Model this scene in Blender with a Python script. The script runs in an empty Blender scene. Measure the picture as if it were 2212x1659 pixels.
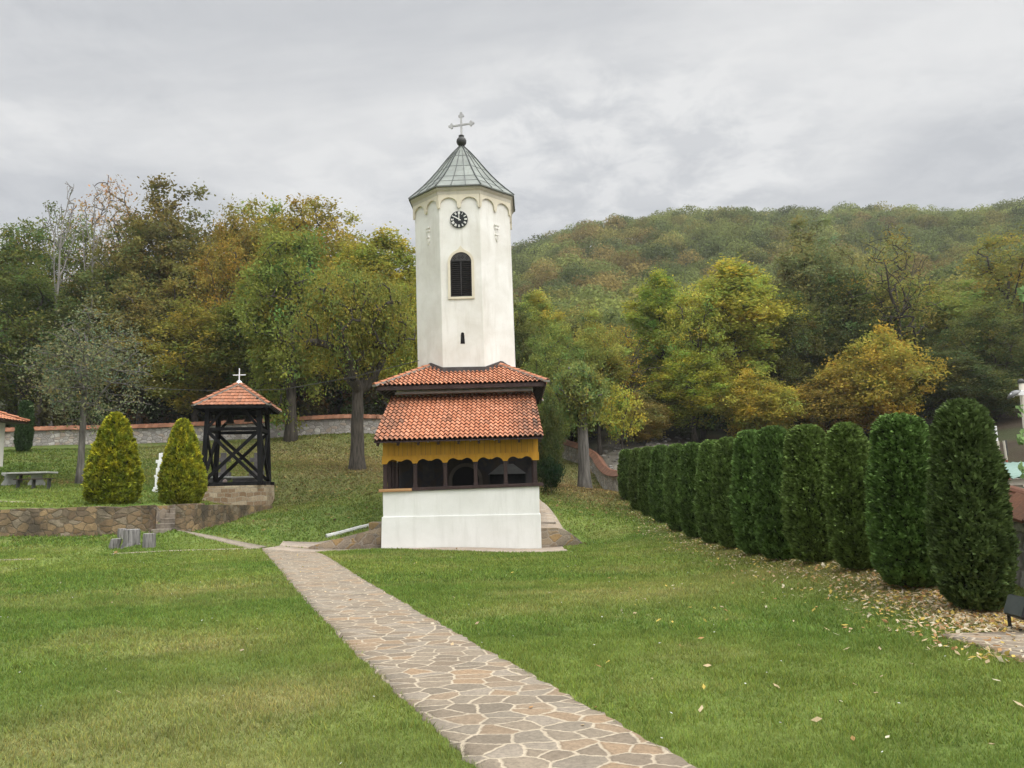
import bpy, math, random
import numpy as np
from mathutils import Vector, Matrix, noise as mnoise
PI = math.pi; R = math.radians
random.seed(7); rng = np.random.default_rng(7)
scene = bpy.context.scene
COL = scene.collection

# ------------------------------------------------------------------ camera
FPX = 1661.0; PITCH = R(7.73); ROLL = -0.027; EYE = 1.6
cd = bpy.data.cameras.new('camera'); cam = bpy.data.objects.new('camera', cd); COL.objects.link(cam)
cd.sensor_width = 36; cd.lens = FPX / 2212 * 36; cd.clip_end = 2500; cd.clip_start = 0.05
CM = Matrix.Rotation(PI / 2 + PITCH, 4, 'X') @ Matrix.Rotation(ROLL, 4, 'Z')
cam.matrix_world = Matrix.Translation((0, 0, EYE)) @ CM
scene.camera = cam
scene.render.resolution_x, scene.render.resolution_y = 1024, 768

def ray(u, v):
    return CM.to_3x3() @ Vector(((u - 1106) / FPX, (829.5 - v) / FPX, -1))
def at(u, v, Y):
    d = ray(u, v); t = Y / d.y
    return Vector((d.x * t, Y, EYE + d.z * t))

# ------------------------------------------------------------------ light
SUN_EL, SUN_AZ = R(44), R(128)       # azimuth clockwise from +Y : to the right and behind the camera
w = bpy.data.worlds.new('World'); scene.world = w; w.use_nodes = True
nt = w.node_tree; nt.nodes.clear()
def wn(t, **k):
    n = nt.nodes.new(t)
    for a, b in k.items(): setattr(n, a, b)
    return n
def L(a, b): nt.links.new(a, b)
wo = wn('ShaderNodeOutputWorld'); bg = wn('ShaderNodeBackground'); bg.inputs['Strength'].default_value = 0.1
sky = wn('ShaderNodeTexSky', sky_type='NISHITA', sun_disc=False, sun_elevation=SUN_EL, sun_rotation=SUN_AZ)
tc = wn('ShaderNodeTexCoord'); sx = wn('ShaderNodeSeparateXYZ'); L(tc.outputs['Generated'], sx.inputs[0])
zc = wn('ShaderNodeMath', operation='MAXIMUM'); L(sx.outputs['Z'], zc.inputs[0]); zc.inputs[1].default_value = 0.0
za = wn('ShaderNodeMath', operation='ADD'); L(zc.outputs[0], za.inputs[0]); za.inputs[1].default_value = 0.16
dv = wn('ShaderNodeVectorMath', operation='DIVIDE'); L(tc.outputs['Generated'], dv.inputs[0])
cz = wn('ShaderNodeCombineXYZ'); [L(za.outputs[0], cz.inputs[i]) for i in range(3)]; L(cz.outputs[0], dv.inputs[1])
fl = wn('ShaderNodeVectorMath', operation='MULTIPLY'); L(dv.outputs[0], fl.inputs[0]); fl.inputs[1].default_value = (1, 1, 0.0)
def wnoise(scale, det, rough, off=(0, 0, 0), dist=0.0, sc=(1, 1, 1)):
    m = wn('ShaderNodeMapping'); L(fl.outputs[0], m.inputs[0]); m.inputs['Location'].default_value = off; m.inputs['Scale'].default_value = sc
    n = wn('ShaderNodeTexNoise'); L(m.outputs[0], n.inputs[0]); n.inputs['Scale'].default_value = scale
    n.inputs['Detail'].default_value = det; n.inputs['Roughness'].default_value = rough; n.inputs['Distortion'].default_value = dist
    return n
n1 = wnoise(1.0, 6, 0.55, (3.1, 0.4, 0), 0.35, (0.75, 1.25, 1)); n2 = wnoise(7.5, 5, 0.6, (1, 2, 0), 0.3); n3 = wnoise(0.5, 2, 0.5, (7.7, 4.2, 0))
r1 = wn('ShaderNodeValToRGB'); L(n1.outputs['Fac'], r1.inputs[0])
e = r1.color_ramp.elements; e[0].position = 0.42; e[0].color = (5.75, 5.88, 6.08, 1); e[1].position = 0.58; e[1].color = (8.0, 8.0, 7.95, 1)
r2 = wn('ShaderNodeValToRGB'); L(n2.outputs['Fac'], r2.inputs[0])
e = r2.color_ramp.elements; e[0].position = 0.40; e[0].color = (.80, .815, .84, 1); e[1].position = 0.60; e[1].color = (1.04, 1.04, 1.04, 1)
pm = wn('ShaderNodeVectorMath', operation='DISTANCE'); L(fl.outputs[0], pm.inputs[0]); _d = ray(1330, 400).normalized(); pm.inputs[1].default_value = (_d.x / (_d.z + .16), _d.y / (_d.z + .16), 0)
pr = wn('ShaderNodeMapRange'); L(pm.outputs['Value'], pr.inputs[0])
for i, v_ in zip((1, 2, 3, 4), (0.15, 0.55, .5, 0.0)): pr.inputs[i].default_value = v_
pa = wn('ShaderNodeMath', operation='ADD'); L(pr.outputs[0], pa.inputs[0]); L(n3.outputs['Fac'], pa.inputs[1])
r3 = wn('ShaderNodeValToRGB'); L(pa.outputs[0], r3.inputs[0])
e = r3.color_ramp.elements; e[0].position = 0.42; e[0].color = (.12, .12, .12, 1); e[1].position = 0.72; e[1].color = (1, 1, 1, 1)
mx = wn('ShaderNodeMix', data_type='RGBA', blend_type='MULTIPLY'); L(r3.outputs[0], mx.inputs[0]); L(r1.outputs[0], mx.inputs[6]); L(r2.outputs[0], mx.inputs[7])
# an overcast dome is about three times brighter overhead, and brighter towards the veiled sun
mr = wn('ShaderNodeMapRange'); L(sx.outputs['Z'], mr.inputs[0])
for i, v_ in zip((1, 2, 3, 4), (0.58, 0.95, 1.0, 3.6)): mr.inputs[i].default_value = v_
sd = wn('ShaderNodeVectorMath', operation='DOT_PRODUCT'); L(tc.outputs['Generated'], sd.inputs[0])
sv = Vector((math.sin(SUN_AZ) * math.cos(SUN_EL), math.cos(SUN_AZ) * math.cos(SUN_EL), math.sin(SUN_EL)))
sd.inputs[1].default_value = sv
ms = wn('ShaderNodeMapRange'); L(sd.outputs['Value'], ms.inputs[0])
for i, v_ in zip((1, 2, 3, 4), (0.3, 1.0, 1.0, 2.3)): ms.inputs[i].default_value = v_
mm = wn('ShaderNodeMath', operation='MULTIPLY'); L(mr.outputs[0], mm.inputs[0]); L(ms.outputs[0], mm.inputs[1])
vs = wn('ShaderNodeVectorMath', operation='SCALE'); L(mx.outputs[2], vs.inputs[0]); L(mm.outputs[0], vs.inputs['Scale'])
fm = wn('ShaderNodeMix', data_type='RGBA'); fm.inputs[0].default_value = 0.95; L(sky.outputs[0], fm.inputs[6]); L(vs.outputs[0], fm.inputs[7])
L(fm.outputs[2], bg.inputs[0]); L(bg.outputs[0], wo.inputs[0])
sl = bpy.data.lights.new('sun', 'SUN'); sl.energy = 1.5; sl.angle = R(35); sl.color = (1, .95, .86)
so = bpy.data.objects.new('sun', sl); COL.objects.link(so); so.rotation_euler = (-sv).to_track_quat('-Z', 'Y').to_euler(); so.location = (20, -20, 40)
scene.view_settings.view_transform = 'Standard'; scene.view_settings.look = 'None'
scene.view_settings.exposure = 0.0; scene.view_settings.gamma = 1.0
scene.render.engine = 'CYCLES'
scene.cycles.max_bounces = 6; scene.cycles.diffuse_bounces = 3; scene.cycles.transparent_max_bounces = 4

# ------------------------------------------------------------------ materials
def newmat(name):
    m = bpy.data.materials.new(name); m.use_nodes = True
    n = m.node_tree; n.nodes.clear(); return m, n
class NT:
    def __init__(s, name):
        s.m, s.t = newmat(name); s.o = s.n('ShaderNodeOutputMaterial')
    def n(s, ty, **k):
        q = s.t.nodes.new(ty)
        for a, b in k.items(): setattr(q, a, b)
        return q
    def l(s, a, b): s.t.links.new(a, b)
    def coord(s, scale=(1, 1, 1), which='Object', loc=(0, 0, 0), rot=(0, 0, 0)):
        c = s.n('ShaderNodeTexCoord'); m = s.n('ShaderNodeMapping'); s.l(c.outputs[which], m.inputs[0])
        m.inputs['Scale'].default_value = scale; m.inputs['Location'].default_value = loc; m.inputs['Rotation'].default_value = rot
        return m.outputs[0]
    def noise(s, vec, scale, det=4, rough=.55, dist=0):
        q = s.n('ShaderNodeTexNoise'); s.l(vec, q.inputs[0]); q.inputs['Scale'].default_value = scale
        q.inputs['Detail'].default_value = det; q.inputs['Roughness'].default_value = rough; q.inputs['Distortion'].default_value = dist
        return q
    def ramp(s, fac, stops):
        q = s.n('ShaderNodeValToRGB'); s.l(fac, q.inputs[0]); e = q.color_ramp.elements
        while len(e) < len(stops): e.new(.5)
        for i, (p, c) in enumerate(stops):
            e[i].position = p; e[i].color = (c, c, c, 1) if isinstance(c, (int, float)) else (*c, 1)
        return q.outputs[0]
    def mix(s, fac, a, b, mode='MIX'):
        q = s.n('ShaderNodeMix', data_type='RGBA', blend_type=mode)
        for i, x in ((0, fac), (6, a), (7, b)):
            if isinstance(x, (int, float)): q.inputs[i].default_value = x
            elif isinstance(x, tuple): q.inputs[i].default_value = (*x, 1)
            else: s.l(x, q.inputs[i])
        return q.outputs[2]
    def attr(s, name='col'):
        q = s.n('ShaderNodeAttribute'); q.attribute_name = name; return q.outputs['Color']
    def surf(s, col, rough=.8, bump=None, bs=.3, bd=.02, metal=0, spec=.35):
        p = s.n('ShaderNodeBsdfPrincipled')
        if isinstance(col, tuple): p.inputs['Base Color'].default_value = (*col, 1)
        else: s.l(col, p.inputs['Base Color'])
        p.inputs['Roughness'].default_value = rough; p.inputs['Metallic'].default_value = metal
        p.inputs['Specular IOR Level'].default_value = spec
        if bump is not None:
            b = s.n('ShaderNodeBump'); b.inputs['Strength'].default_value = bs; b.inputs['Distance'].default_value = bd
            s.l(bump, b.inputs['Height']); s.l(b.outputs[0], p.inputs['Normal'])
        s.l(p.outputs[0], s.o.inputs[0]); return s.m

def plain(name, c1, c2, scale=6, rough=.8, bs=.25, bd=.01, stretch=(1, 1, 1), metal=0, spec=.35, det=6, lo=.35, hi=.65):
    t = NT(name); v = t.coord(stretch); n = t.noise(v, scale, det, .6)
    n2_ = t.noise(v, scale * 7, 3, .6)
    c = t.mix(t.ramp(n.outputs['Fac'], [(lo, 0.0), (hi, 1.0)]), c1, c2)
    h = t.mix(.5, n.outputs['Fac'], n2_.outputs['Fac'])
    return t.surf(c, rough, h, bs, bd, metal, spec)

def mat_vc(name, rough=.85, nscale=8, lo=.75, hi=1.2, bs=.3, bd=.01, spec=.3):
    t = NT(name); v = t.coord(); n = t.noise(v, nscale, 6, .65)
    c = t.mix(1.0, t.attr(), t.ramp(n.outputs['Fac'], [(.3, lo), (.7, hi)]), 'MULTIPLY')
    return t.surf(c, rough, n.outputs['Fac'], bs, bd, 0, spec)

def mat_leaf(name, trans=.3):
    t = NT(name); oi = t.n('ShaderNodeObjectInfo')
    c = t.mix(1.0, t.attr(), oi.outputs['Color'], 'MULTIPLY')
    d = t.n('ShaderNodeBsdfDiffuse'); tr = t.n('ShaderNodeBsdfTranslucent'); mxs = t.n('ShaderNodeMixShader')
    t.l(c, d.inputs[0]); t.l(c, tr.inputs[0]); mxs.inputs[0].default_value = trans
    t.l(d.outputs[0], mxs.inputs[1]); t.l(tr.outputs[0], mxs.inputs[2]); t.l(mxs.outputs[0], t.o.inputs[0]); return t.m

def mat_stone(name, c_list, mortar, cells=(3, 3, 3), mort=.06, bs=.6, bd=.03, warp=.12, dirt=None, randomness=1.0, grain=30):
    """irregular stones: voronoi cells in lighter mortar"""
    t = NT(name); v0 = t.coord(); wn_ = t.noise(v0, 3.0, 6, .72)
    wv = t.n('ShaderNodeVectorMath', operation='SCALE'); t.l(wn_.outputs['Color'], wv.inputs[0]); wv.inputs['Scale'].default_value = warp
    ad = t.n('ShaderNodeVectorMath', operation='ADD'); t.l(v0, ad.inputs[0]); t.l(wv.outputs[0], ad.inputs[1])
    ml = t.n('ShaderNodeVectorMath', operation='MULTIPLY'); t.l(ad.outputs[0], ml.inputs[0]); ml.inputs[1].default_value = cells
    D_ = '2D' if cells[2] < .1 else '3D'; ve = t.n('ShaderNodeTexVoronoi', feature='DISTANCE_TO_EDGE', voronoi_dimensions=D_); ve.inputs['Scale'].default_value = 1; ve.inputs['Randomness'].default_value = randomness
    vc = t.n('ShaderNodeTexVoronoi', feature='F1', voronoi_dimensions=D_); vc.inputs['Scale'].default_value = 1; vc.inputs['Randomness'].default_value = randomness
    t.l(ml.outputs[0], ve.inputs[0]); t.l(ml.outputs[0], vc.inputs[0])
    sp = t.n('ShaderNodeSeparateColor'); t.l(vc.outputs['Color'], sp.inputs[0])
    n = len(c_list); stone = t.ramp(sp.outputs[0], [((i + .5) / n, c) for i, c in enumerate(c_list)])
    g = t.noise(v0, grain, 6, .7); stone = t.mix(1.0, stone, t.ramp(g.outputs['Fac'], [(.3, .68), (.7, 1.3)]), 'MULTIPLY')
    g2 = t.noise(v0, 1.2, 4, .6)
    edge = t.ramp(ve.outputs['Distance'], [(mort * .55, 0.0), (mort * 1.25, 1.0)])
    mor = t.mix(1.0, mortar, t.ramp(g.outputs['Fac'], [(.3, .8), (.7, 1.1)]), 'MULTIPLY')
    c = t.mix(edge, mor, stone)
    if dirt: c = t.mix(t.ramp(g2.outputs['Fac'], [(.42, 0.0), (.68, dirt[1])]), c, dirt[0])
    h0 = t.ramp(ve.outputs['Distance'], [(0.0, 0.0), (mort * 2.4, .75)])
    h = t.mix(.3, h0, g.outputs['Fac'])
    return t.surf(c, .88, h, bs, bd)

M = {}
M['white_plaster'] = None
def plaster(name, base, stain, amt=.35, wear=.0):
    t = NT(name); v = t.coord(); n = t.noise(v, .9, 5, .6, .3); f = t.noise(v, 34, 5, .7)
    vs_ = t.coord((2.2, 2.2, .25)); st = t.noise(vs_, 1.6, 5, .65)
    c = t.mix(t.ramp(n.outputs['Fac'], [(.4, 0.0), (.72, amt)]), base, stain)
    c = t.mix(t.ramp(st.outputs['Fac'], [(.52, 0.0), (.75, amt)]), c, stain)
    n5 = t.noise(v, 4.5, 6, .7)
    h = t.mix(.35, n5.outputs['Fac'], f.outputs['Fac'])
    return t.surf(c, .9, h, .35, .02)
M['white_plaster'] = plaster('white_plaster', (.79, .775, .73), (.57, .54, .47), .6)
M['base_plaster'] = plaster('base_plaster', (.76, .76, .735), (.58, .58, .54), .5)
M['cream'] = plaster('cream_plaster', (.72, .66, .52), (.52, .47, .37), .6)
M['cornice'] = plaster('cornice_plaster', (.58, .54, .45), (.36, .33, .27), .7)
M['copper'] = None
t = NT('patina_copper'); v = t.coord(); n = t.noise(v, 1.4, 6, .65, .4); st = t.noise(t.coord((3, 3, .5)), 2.2, 5, .7)
c = t.mix(t.ramp(n.outputs['Fac'], [(.35, 0.0), (.65, 1.0)]), (.16, .18, .16), (.23, .25, .22))
c = t.mix(t.ramp(st.outputs['Fac'], [(.5, 0.0), (.72, .6)]), c, (.13, .12, .10)); c = t.mix(1.0, c, t.attr(), 'MULTIPLY')
M['copper'] = t.surf(c, .55, n.outputs['Fac'], .15, .01, .0, .5)
M['dark_metal'] = plain('dark_metal', (.035, .035, .035), (.07, .07, .065), 5, .5)
M['grey_metal'] = plain('cross_metal', (.42, .41, .42), (.55, .54, .54), 4, .45, metal=0)
M['flash'] = plain('lead_flashing', (.055, .045, .045), (.09, .075, .07), 3, .5)
M['dark_wood'] = plain('dark_brown_wood', (.030, .016, .015), (.050, .028, .025), 3, .6, .35, .01, (1, 1, .15))
M['black_wood'] = plain('tarred_wood', (.006, .006, .007), (.016, .0155, .016), 4, .75, .4, .01, (1, 1, .3), spec=.12)
M['raw_wood'] = plain('raw_wood', (.34, .17, .07), (.48, .29, .14), 3, .7, .4, .01, (.2, 4, 4))
M['yellow'] = plain('yellow_boards', (.42, .20, .012), (.50, .26, .02), 2.2, .65, .3, .006, (4, 4, .6))
M['tile'] = None
t = NT('roof_tile'); v = t.coord(); n = t.noise(v, 26, 6, .7); n_b = t.noise(v, 5, 5, .6)
c = t.mix(1.0, t.attr(), t.ramp(n.outputs['Fac'], [(.3, .72), (.7, 1.22)]), 'MULTIPLY')
c = t.mix(t.ramp(n_b.outputs['Fac'], [(.56, 0.0), (.78, .35)]), c, (.05, .042, .036))
M['tile'] = t.surf(c, .85, n.outputs['Fac'], .3, .008)
M['mortar'] = plain('grey_mortar', (.20, .19, .17), (.32, .30, .27), 10, .9)
M['bark'] = plain('bark', (.035, .030, .024), (.10, .085, .068), 3.2, .95, 1.0, .05, (2.4, 2.4, .45))
M['bark_grey'] = plain('grey_bark', (.06, .055, .048), (.19, .175, .155), 3.0, .95, 1.0, .05, (2.4, 2.4, .35))
M['bark_pale'] = plain('pale_bark', (.17, .16, .145), (.28, .265, .24), 4, .9, .5, .02, (2, 2, .5))
M['leaf'] = mat_leaf('tree_leaves', .4)
M['thuja'] = mat_leaf('thuja_sprays', .18)
M['grass'] = mat_leaf('grass_blades', .35)
M['retain'] = mat_stone('brown_stone', [(.20, .13, .07), (.26, .18, .11), (.38, .26, .14), (.15, .105, .07), (.30, .24, .17)], (.21, .165, .11), (3.0, 3.0, 4.6), .045, .9, .06, .28, ((.06, .05, .037), .9))
M['rubble'] = mat_stone('grey_rubble', [(.30, .28, .26), (.42, .40, .37), (.24, .22, .21), (.52, .49, .45), (.38, .31, .25)], (.22, .20, .18), (2.6, 2.6, 4.2), .06, .9, .05, .15, ((.20, .17, .14), .5))
M['plinth'] = None
M['wing'] = mat_stone('weathered_wing_stone', [(.26, .20, .14), (.32, .27, .21), (.38, .25, .11), (.21, .18, .15)], (.36, .31, .25), (2.6, 2.6, 3.6), .04, .7, .04, .22, ((.075, .065, .052), .7))
M['paving'] = mat_stone('crazy_paving', [(.20, .16, .115), (.245, .20, .145), (.165, .137, .102), (.29, .20, .12), (.21, .178, .135), (.26, .22, .17)], (.47, .395, .29), (4.2, 5.6, .01), .05, .8, .02, .13, ((.16, .13, .095), .25), 1.0, 34)
M['slabs'] = mat_stone('pale_slabs', [(.34, .27, .20), (.40, .33, .26), (.30, .25, .20)], (.25, .22, .18), (3.4, 6.0, .01), .03, .4, .01, .1)
M['concrete'] = plain('grey_concrete', (.30, .30, .28), (.42, .42, .40), 5, .85)
M['wood_grey'] = plain('weathered_stump_wood', (.09, .085, .085), (.34, .32, .31), 3.5, .9, .9, .04, (7, 7, .5))
M['stump_top'] = plain('stump_end_grain', (.22, .21, .20), (.38, .37, .35), 9, .9)
M['grave'] = plain('dark_gravestone', (.06, .055, .055), (.11, .10, .10), 6, .7)
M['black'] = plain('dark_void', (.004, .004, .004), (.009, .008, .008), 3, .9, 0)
M['white_paint'] = plain('white_paint', (.78, .78, .78), (.86, .86, .85), 4, .5, .05)
M['dial'] = plain('clock_dial', (.008, .011, .012), (.016, .02, .021), 3, .35, .02)
M['numeral'] = plain('numeral_paint', (.68, .68, .64), (.76, .76, .72), 3, .5, .02)
M['louver'] = plain('louver_wood', (.010, .009, .009), (.028, .025, .024), 6, .6, .3)
t = NT('shaded_fresco'); v = t.coord(); n = t.noise(v, 1.3, 6, .65, .8)
c = t.ramp(n.outputs['Fac'], [(.3, (.03, .026, .022)), (.45, (.055, .042, .034)), (.55, (.035, .035, .042)), (.7, (.075, .06, .048))])  # fresco tones darkened; the porch interior's shade is put into the colour
M['shaded_fresco'] = t.surf(c, .95, n.outputs['Fac'], .2, .01)
M['step'] = plain('step_stone', (.17, .14, .11), (.30, .26, .21), 7, .9, .5)
t = NT('coursed_stone'); v = t.coord(); wv = t.noise(v, 2.2, 2, .5)
cx = t.n('ShaderNodeSeparateXYZ'); t.l(v, cx.inputs[0]); ad = t.n('ShaderNodeMath', operation='ADD'); t.l(cx.outputs[0], ad.inputs[0]); t.l(cx.outputs[1], ad.inputs[1])
wz = t.n('ShaderNodeMath', operation='MULTIPLY_ADD'); t.l(wv.outputs['Fac'], wz.inputs[0]); wz.inputs[1].default_value = .22; t.l(cx.outputs[2], wz.inputs[2])
cb = t.n('ShaderNodeCombineXYZ'); t.l(ad.outputs[0], cb.inputs[0]); t.l(wz.outputs[0], cb.inputs[1])
br = t.n('ShaderNodeTexBrick'); t.l(cb.outputs[0], br.inputs[0])
for k_, v_ in (('Scale', 1.0), ('Mortar Size', .016), ('Brick Width', .36), ('Row Height', .20), ('Mortar Smooth', .3), ('Bias', 0.0)): br.inputs[k_].default_value = v_
br.inputs['Color1'].default_value = (.22, .14, .08, 1); br.inputs['Color2'].default_value = (.44, .36, .25, 1); br.inputs['Mortar'].default_value = (.33, .29, .22, 1)
g = t.noise(v, 18, 5, .7); c = t.mix(1.0, br.outputs['Color'], t.ramp(g.outputs['Fac'], [(.3, .7), (.7, 1.25)]), 'MULTIPLY')
hb = t.mix(.35, t.ramp(br.outputs['Fac'], [(0.0, 1.0), (1.0, 0.0)]), g.outputs['Fac'])
M['plinth'] = t.surf(c, .9, hb, .7, .03)

# ------------------------------------------------------------------ mesh helpers
ORG = {}
def props(o, label=None, cat=None, group=None, kind=None):
    if label: o['label'] = label
    if cat: o['category'] = cat
    if group: o['group'] = group
    if kind: o['kind'] = kind
    return o
def thing(name, loc, label, cat, group=None):
    o = bpy.data.objects.new(name, None); COL.objects.link(o); o.location = loc; o.empty_display_size = .3
    ORG[o] = Vector(loc); return props(o, label, cat, group)
def arr_mesh(name, V, F, C=None, smooth=False):
    """V (n,3), F (m,k) uniform polygons, C (n,3) point colours"""
    me = bpy.data.meshes.new(name); V = np.asarray(V, np.float32); F = np.asarray(F, np.int32)
    m, k = F.shape
    me.vertices.add(len(V)); me.vertices.foreach_set('co', V.ravel())
    me.loops.add(m * k); me.loops.foreach_set('vertex_index', F.ravel())
    me.polygons.add(m); me.polygons.foreach_set('loop_start', np.arange(0, m * k, k, dtype=np.int32))
    me.polygons.foreach_set('loop_total', np.full(m, k, np.int32))
    if smooth: me.polygons.foreach_set('use_smooth', np.ones(m, bool))
    me.update(calc_edges=True)
    if C is not None:
        a = me.color_attributes.new('col', 'FLOAT_COLOR', 'POINT')
        cc = np.ones((len(V), 4), np.float32); cc[:, :3] = C; a.data.foreach_set('color', cc.ravel())
    return me
def link_mesh(name, me, mat, parent=None, loc=None):
    o = bpy.data.objects.new(name, me); COL.objects.link(o)
    if mat is not None and len(me.materials) == 0: me.materials.append(mat)
    if parent is not None: o.parent = parent; ORG[o] = ORG.get(parent, Vector((0, 0, 0)))
    elif loc is not None: o.location = loc; ORG[o] = Vector(loc)
    return o
class MB:
    def __init__(s): s.v = []; s.f = []; s.c = []; s.cur = (1, 1, 1)
    def add(s, vs_, fs):
        b = len(s.v); s.v += [tuple(p) for p in vs_]; s.c += [s.cur] * len(vs_); s.f += [tuple(b + i for i in f) for f in fs]; return s
    def box(s, c, sz, rot=None):
        c = Vector(c); h = [x / 2 for x in sz]; pts = []
        for z in (-1, 1):
            for x, y in ((-1, -1), (1, -1), (1, 1), (-1, 1)):
                p = Vector((x * h[0], y * h[1], z * h[2]))
                if rot is not None: p = rot @ p
                pts.append(c + p)
        return s.hexa(pts)
    def hexa(s, p):
        return s.add(p, [(3, 2, 1, 0), (4, 5, 6, 7), (0, 1, 5, 4), (1, 2, 6, 5), (2, 3, 7, 6), (3, 0, 4, 7)])
    def beam(s, p, q, w_, h_, up=(0, 0, 1)):
        p = Vector(p); q = Vector(q); d = (q - p).normalized(); up = Vector(up)
        if abs(d.dot(up)) > .98: up = Vector((0, 1, 0))
        a = d.cross(up).normalized() * w_ / 2; b = a.cross(d).normalized() * h_ / 2
        return s.hexa([p - a - b, p + a - b, p + a + b, p - a + b, q - a - b, q + a - b, q + a + b, q - a + b])
    def tube(s, pts, rad, n=8, cap=True):
        pts = [Vector(p) for p in pts]; rings = []
        ref = Vector((.3, 1, .1)).normalized()
        for i, p in enumerate(pts):
            d = (pts[min(i + 1, len(pts) - 1)] - pts[max(i - 1, 0)]).normalized()
            a = d.cross(ref)
            if a.length < .1: a = d.cross(Vector((1, 0, 0)))
            a.normalize(); b = d.cross(a); r = rad[i] if hasattr(rad, '__len__') else rad
            rings.append([p + (a * math.cos(t_) + b * math.sin(t_)) * r for t_ in [2 * PI * k / n for k in range(n)]])
        vs_ = [q for r_ in rings for q in r_]; fs = []
        for i in range(len(pts) - 1):
            for k in range(n): fs.append((i * n + k, i * n + (k + 1) % n, (i + 1) * n + (k + 1) % n, (i + 1) * n + k))
        if cap: fs.append(tuple(range(n))[::-1]); fs.append(tuple(range((len(pts) - 1) * n, len(pts) * n)))
        return s.add(vs_, fs)
    def lathe(s, prof, c, n=24, phase=0, jit=0, sc=(1, 1)):
        c = Vector(c); vs_ = []; fs = []
        J = [1 + random.uniform(-jit, jit) for _ in range(n)]
        for r_, z in prof:
            for k in range(n):
                a = phase + 2 * PI * k / n; vs_.append(c + Vector((r_ * J[k] * math.cos(a) * sc[0], r_ * J[k] * math.sin(a) * sc[1], z)))
        for i in range(len(prof) - 1):
            for k in range(n): fs.append((i * n + k, i * n + (k + 1) % n, (i + 1) * n + (k + 1) % n, (i + 1) * n + k))
        fs.append(tuple(range(n))[::-1]); fs.append(tuple(range((len(prof) - 1) * n, len(prof) * n)))
        return s.add(vs_, fs)
    def strip(s, O, S, N, ss, zb, zt, th):
        """plate with a shaped lower and upper edge: samples ss along S, thickness th along N"""
        O = Vector(O); S = Vector(S); N = Vector(N); Z = Vector((0, 0, 1)); n = len(ss); vs_ = []
        for k in range(n):
            b = O + S * ss[k]; vs_ += [b + Z * zb[k], b + Z * zt[k], b + Z * zb[k] + N * th, b + Z * zt[k] + N * th]
        fs = []
        for k in range(n - 1):
            a, b = 4 * k, 4 * k + 4
            fs += [(a, a + 1, b + 1, b), (a + 2, b + 2, b + 3, a + 3), (a, b, b + 2, a + 2), (a + 1, a + 3, b + 3, b + 1)]
        fs += [(0, 2, 3, 1), (4 * n - 4, 4 * n - 3, 4 * n - 1, 4 * n - 2)]
        return s.add(vs_, fs)
    def prism(s, poly, O, S, N, th, T=None):
        """flat outline (s,z) extruded along N"""
        O = Vector(O); S = Vector(S); N = Vector(N); Z = Vector(T) if T is not None else Vector((0, 0, 1)); n = len(poly)
        a = [O + S * p[0] + Z * p[1] for p in poly]; b = [p + N * th for p in a]
        fs = [tuple(range(n)), tuple(range(n, 2 * n))[::-1]] + [(k, k + n, (k + 1) % n + n, (k + 1) % n) for k in range(n)]
        return s.add(a + b, fs)
    def build(s, name, mat, parent=None, loc=None, smooth=False, bevel=0):
        org = ORG.get(parent, Vector((0, 0, 0))) if parent is not None else Vector(loc if loc is not None else (0, 0, 0))
        me = bpy.data.meshes.new(name); me.from_pydata([(p[0] - org.x, p[1] - org.y, p[2] - org.z) for p in s.v], [], s.f)
        a = me.color_attributes.new('col', 'FLOAT_COLOR', 'POINT')
        a.data.foreach_set('color', np.array([(*c, 1) for c in s.c], np.float32).ravel())
        import bmesh
        bm = bmesh.new(); bm.from_mesh(me); bmesh.ops.recalc_face_normals(bm, faces=bm.faces); bm.to_mesh(me); bm.free()
        if smooth:
            me.polygons.foreach_set('use_smooth', [True] * len(me.polygons))
        o = link_mesh(name, me, mat, parent, loc)
        if bevel:
            b = o.modifiers.new('bevel', 'BEVEL'); b.width = bevel; b.segments = 2; b.limit_method = 'ANGLE'
        return o

# ------------------------------------------------------------------ value noise
def vnoise(x, y, s, seed=0):
    x = np.asarray(x, float) / s; y = np.asarray(y, float) / s
    xi = np.floor(x).astype(np.int64); yi = np.floor(y).astype(np.int64); fx = x - xi; fy = y - yi
    fx = fx * fx * (3 - 2 * fx); fy = fy * fy * (3 - 2 * fy)
    def h(a, b):
        n = (a * 374761393 + b * 668265263 + seed * 1442695041) & 0xffffffff
        n = ((n ^ (n >> 13)) * 1274126177) & 0xffffffff
        return ((n ^ (n >> 16)) & 0xffff) / 65535.0
    return (h(xi, yi) * (1 - fx) + h(xi + 1, yi) * fx) * (1 - fy) + (h(xi, yi + 1) * (1 - fx) + h(xi + 1, yi + 1) * fx) * fy
def fbm(x, y, s, seed=0, o=4):
    r = 0; a = .5; t_ = 0
    for i in range(o): r = r + a * vnoise(x, y, s / 2 ** i, seed + i); t_ += a; a *= .55
    return r / t_
def sstep(a, b, x):
    t_ = np.clip((np.asarray(x, float) - a) / (b - a), 0, 1); return t_ * t_ * (3 - 2 * t_)

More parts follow.
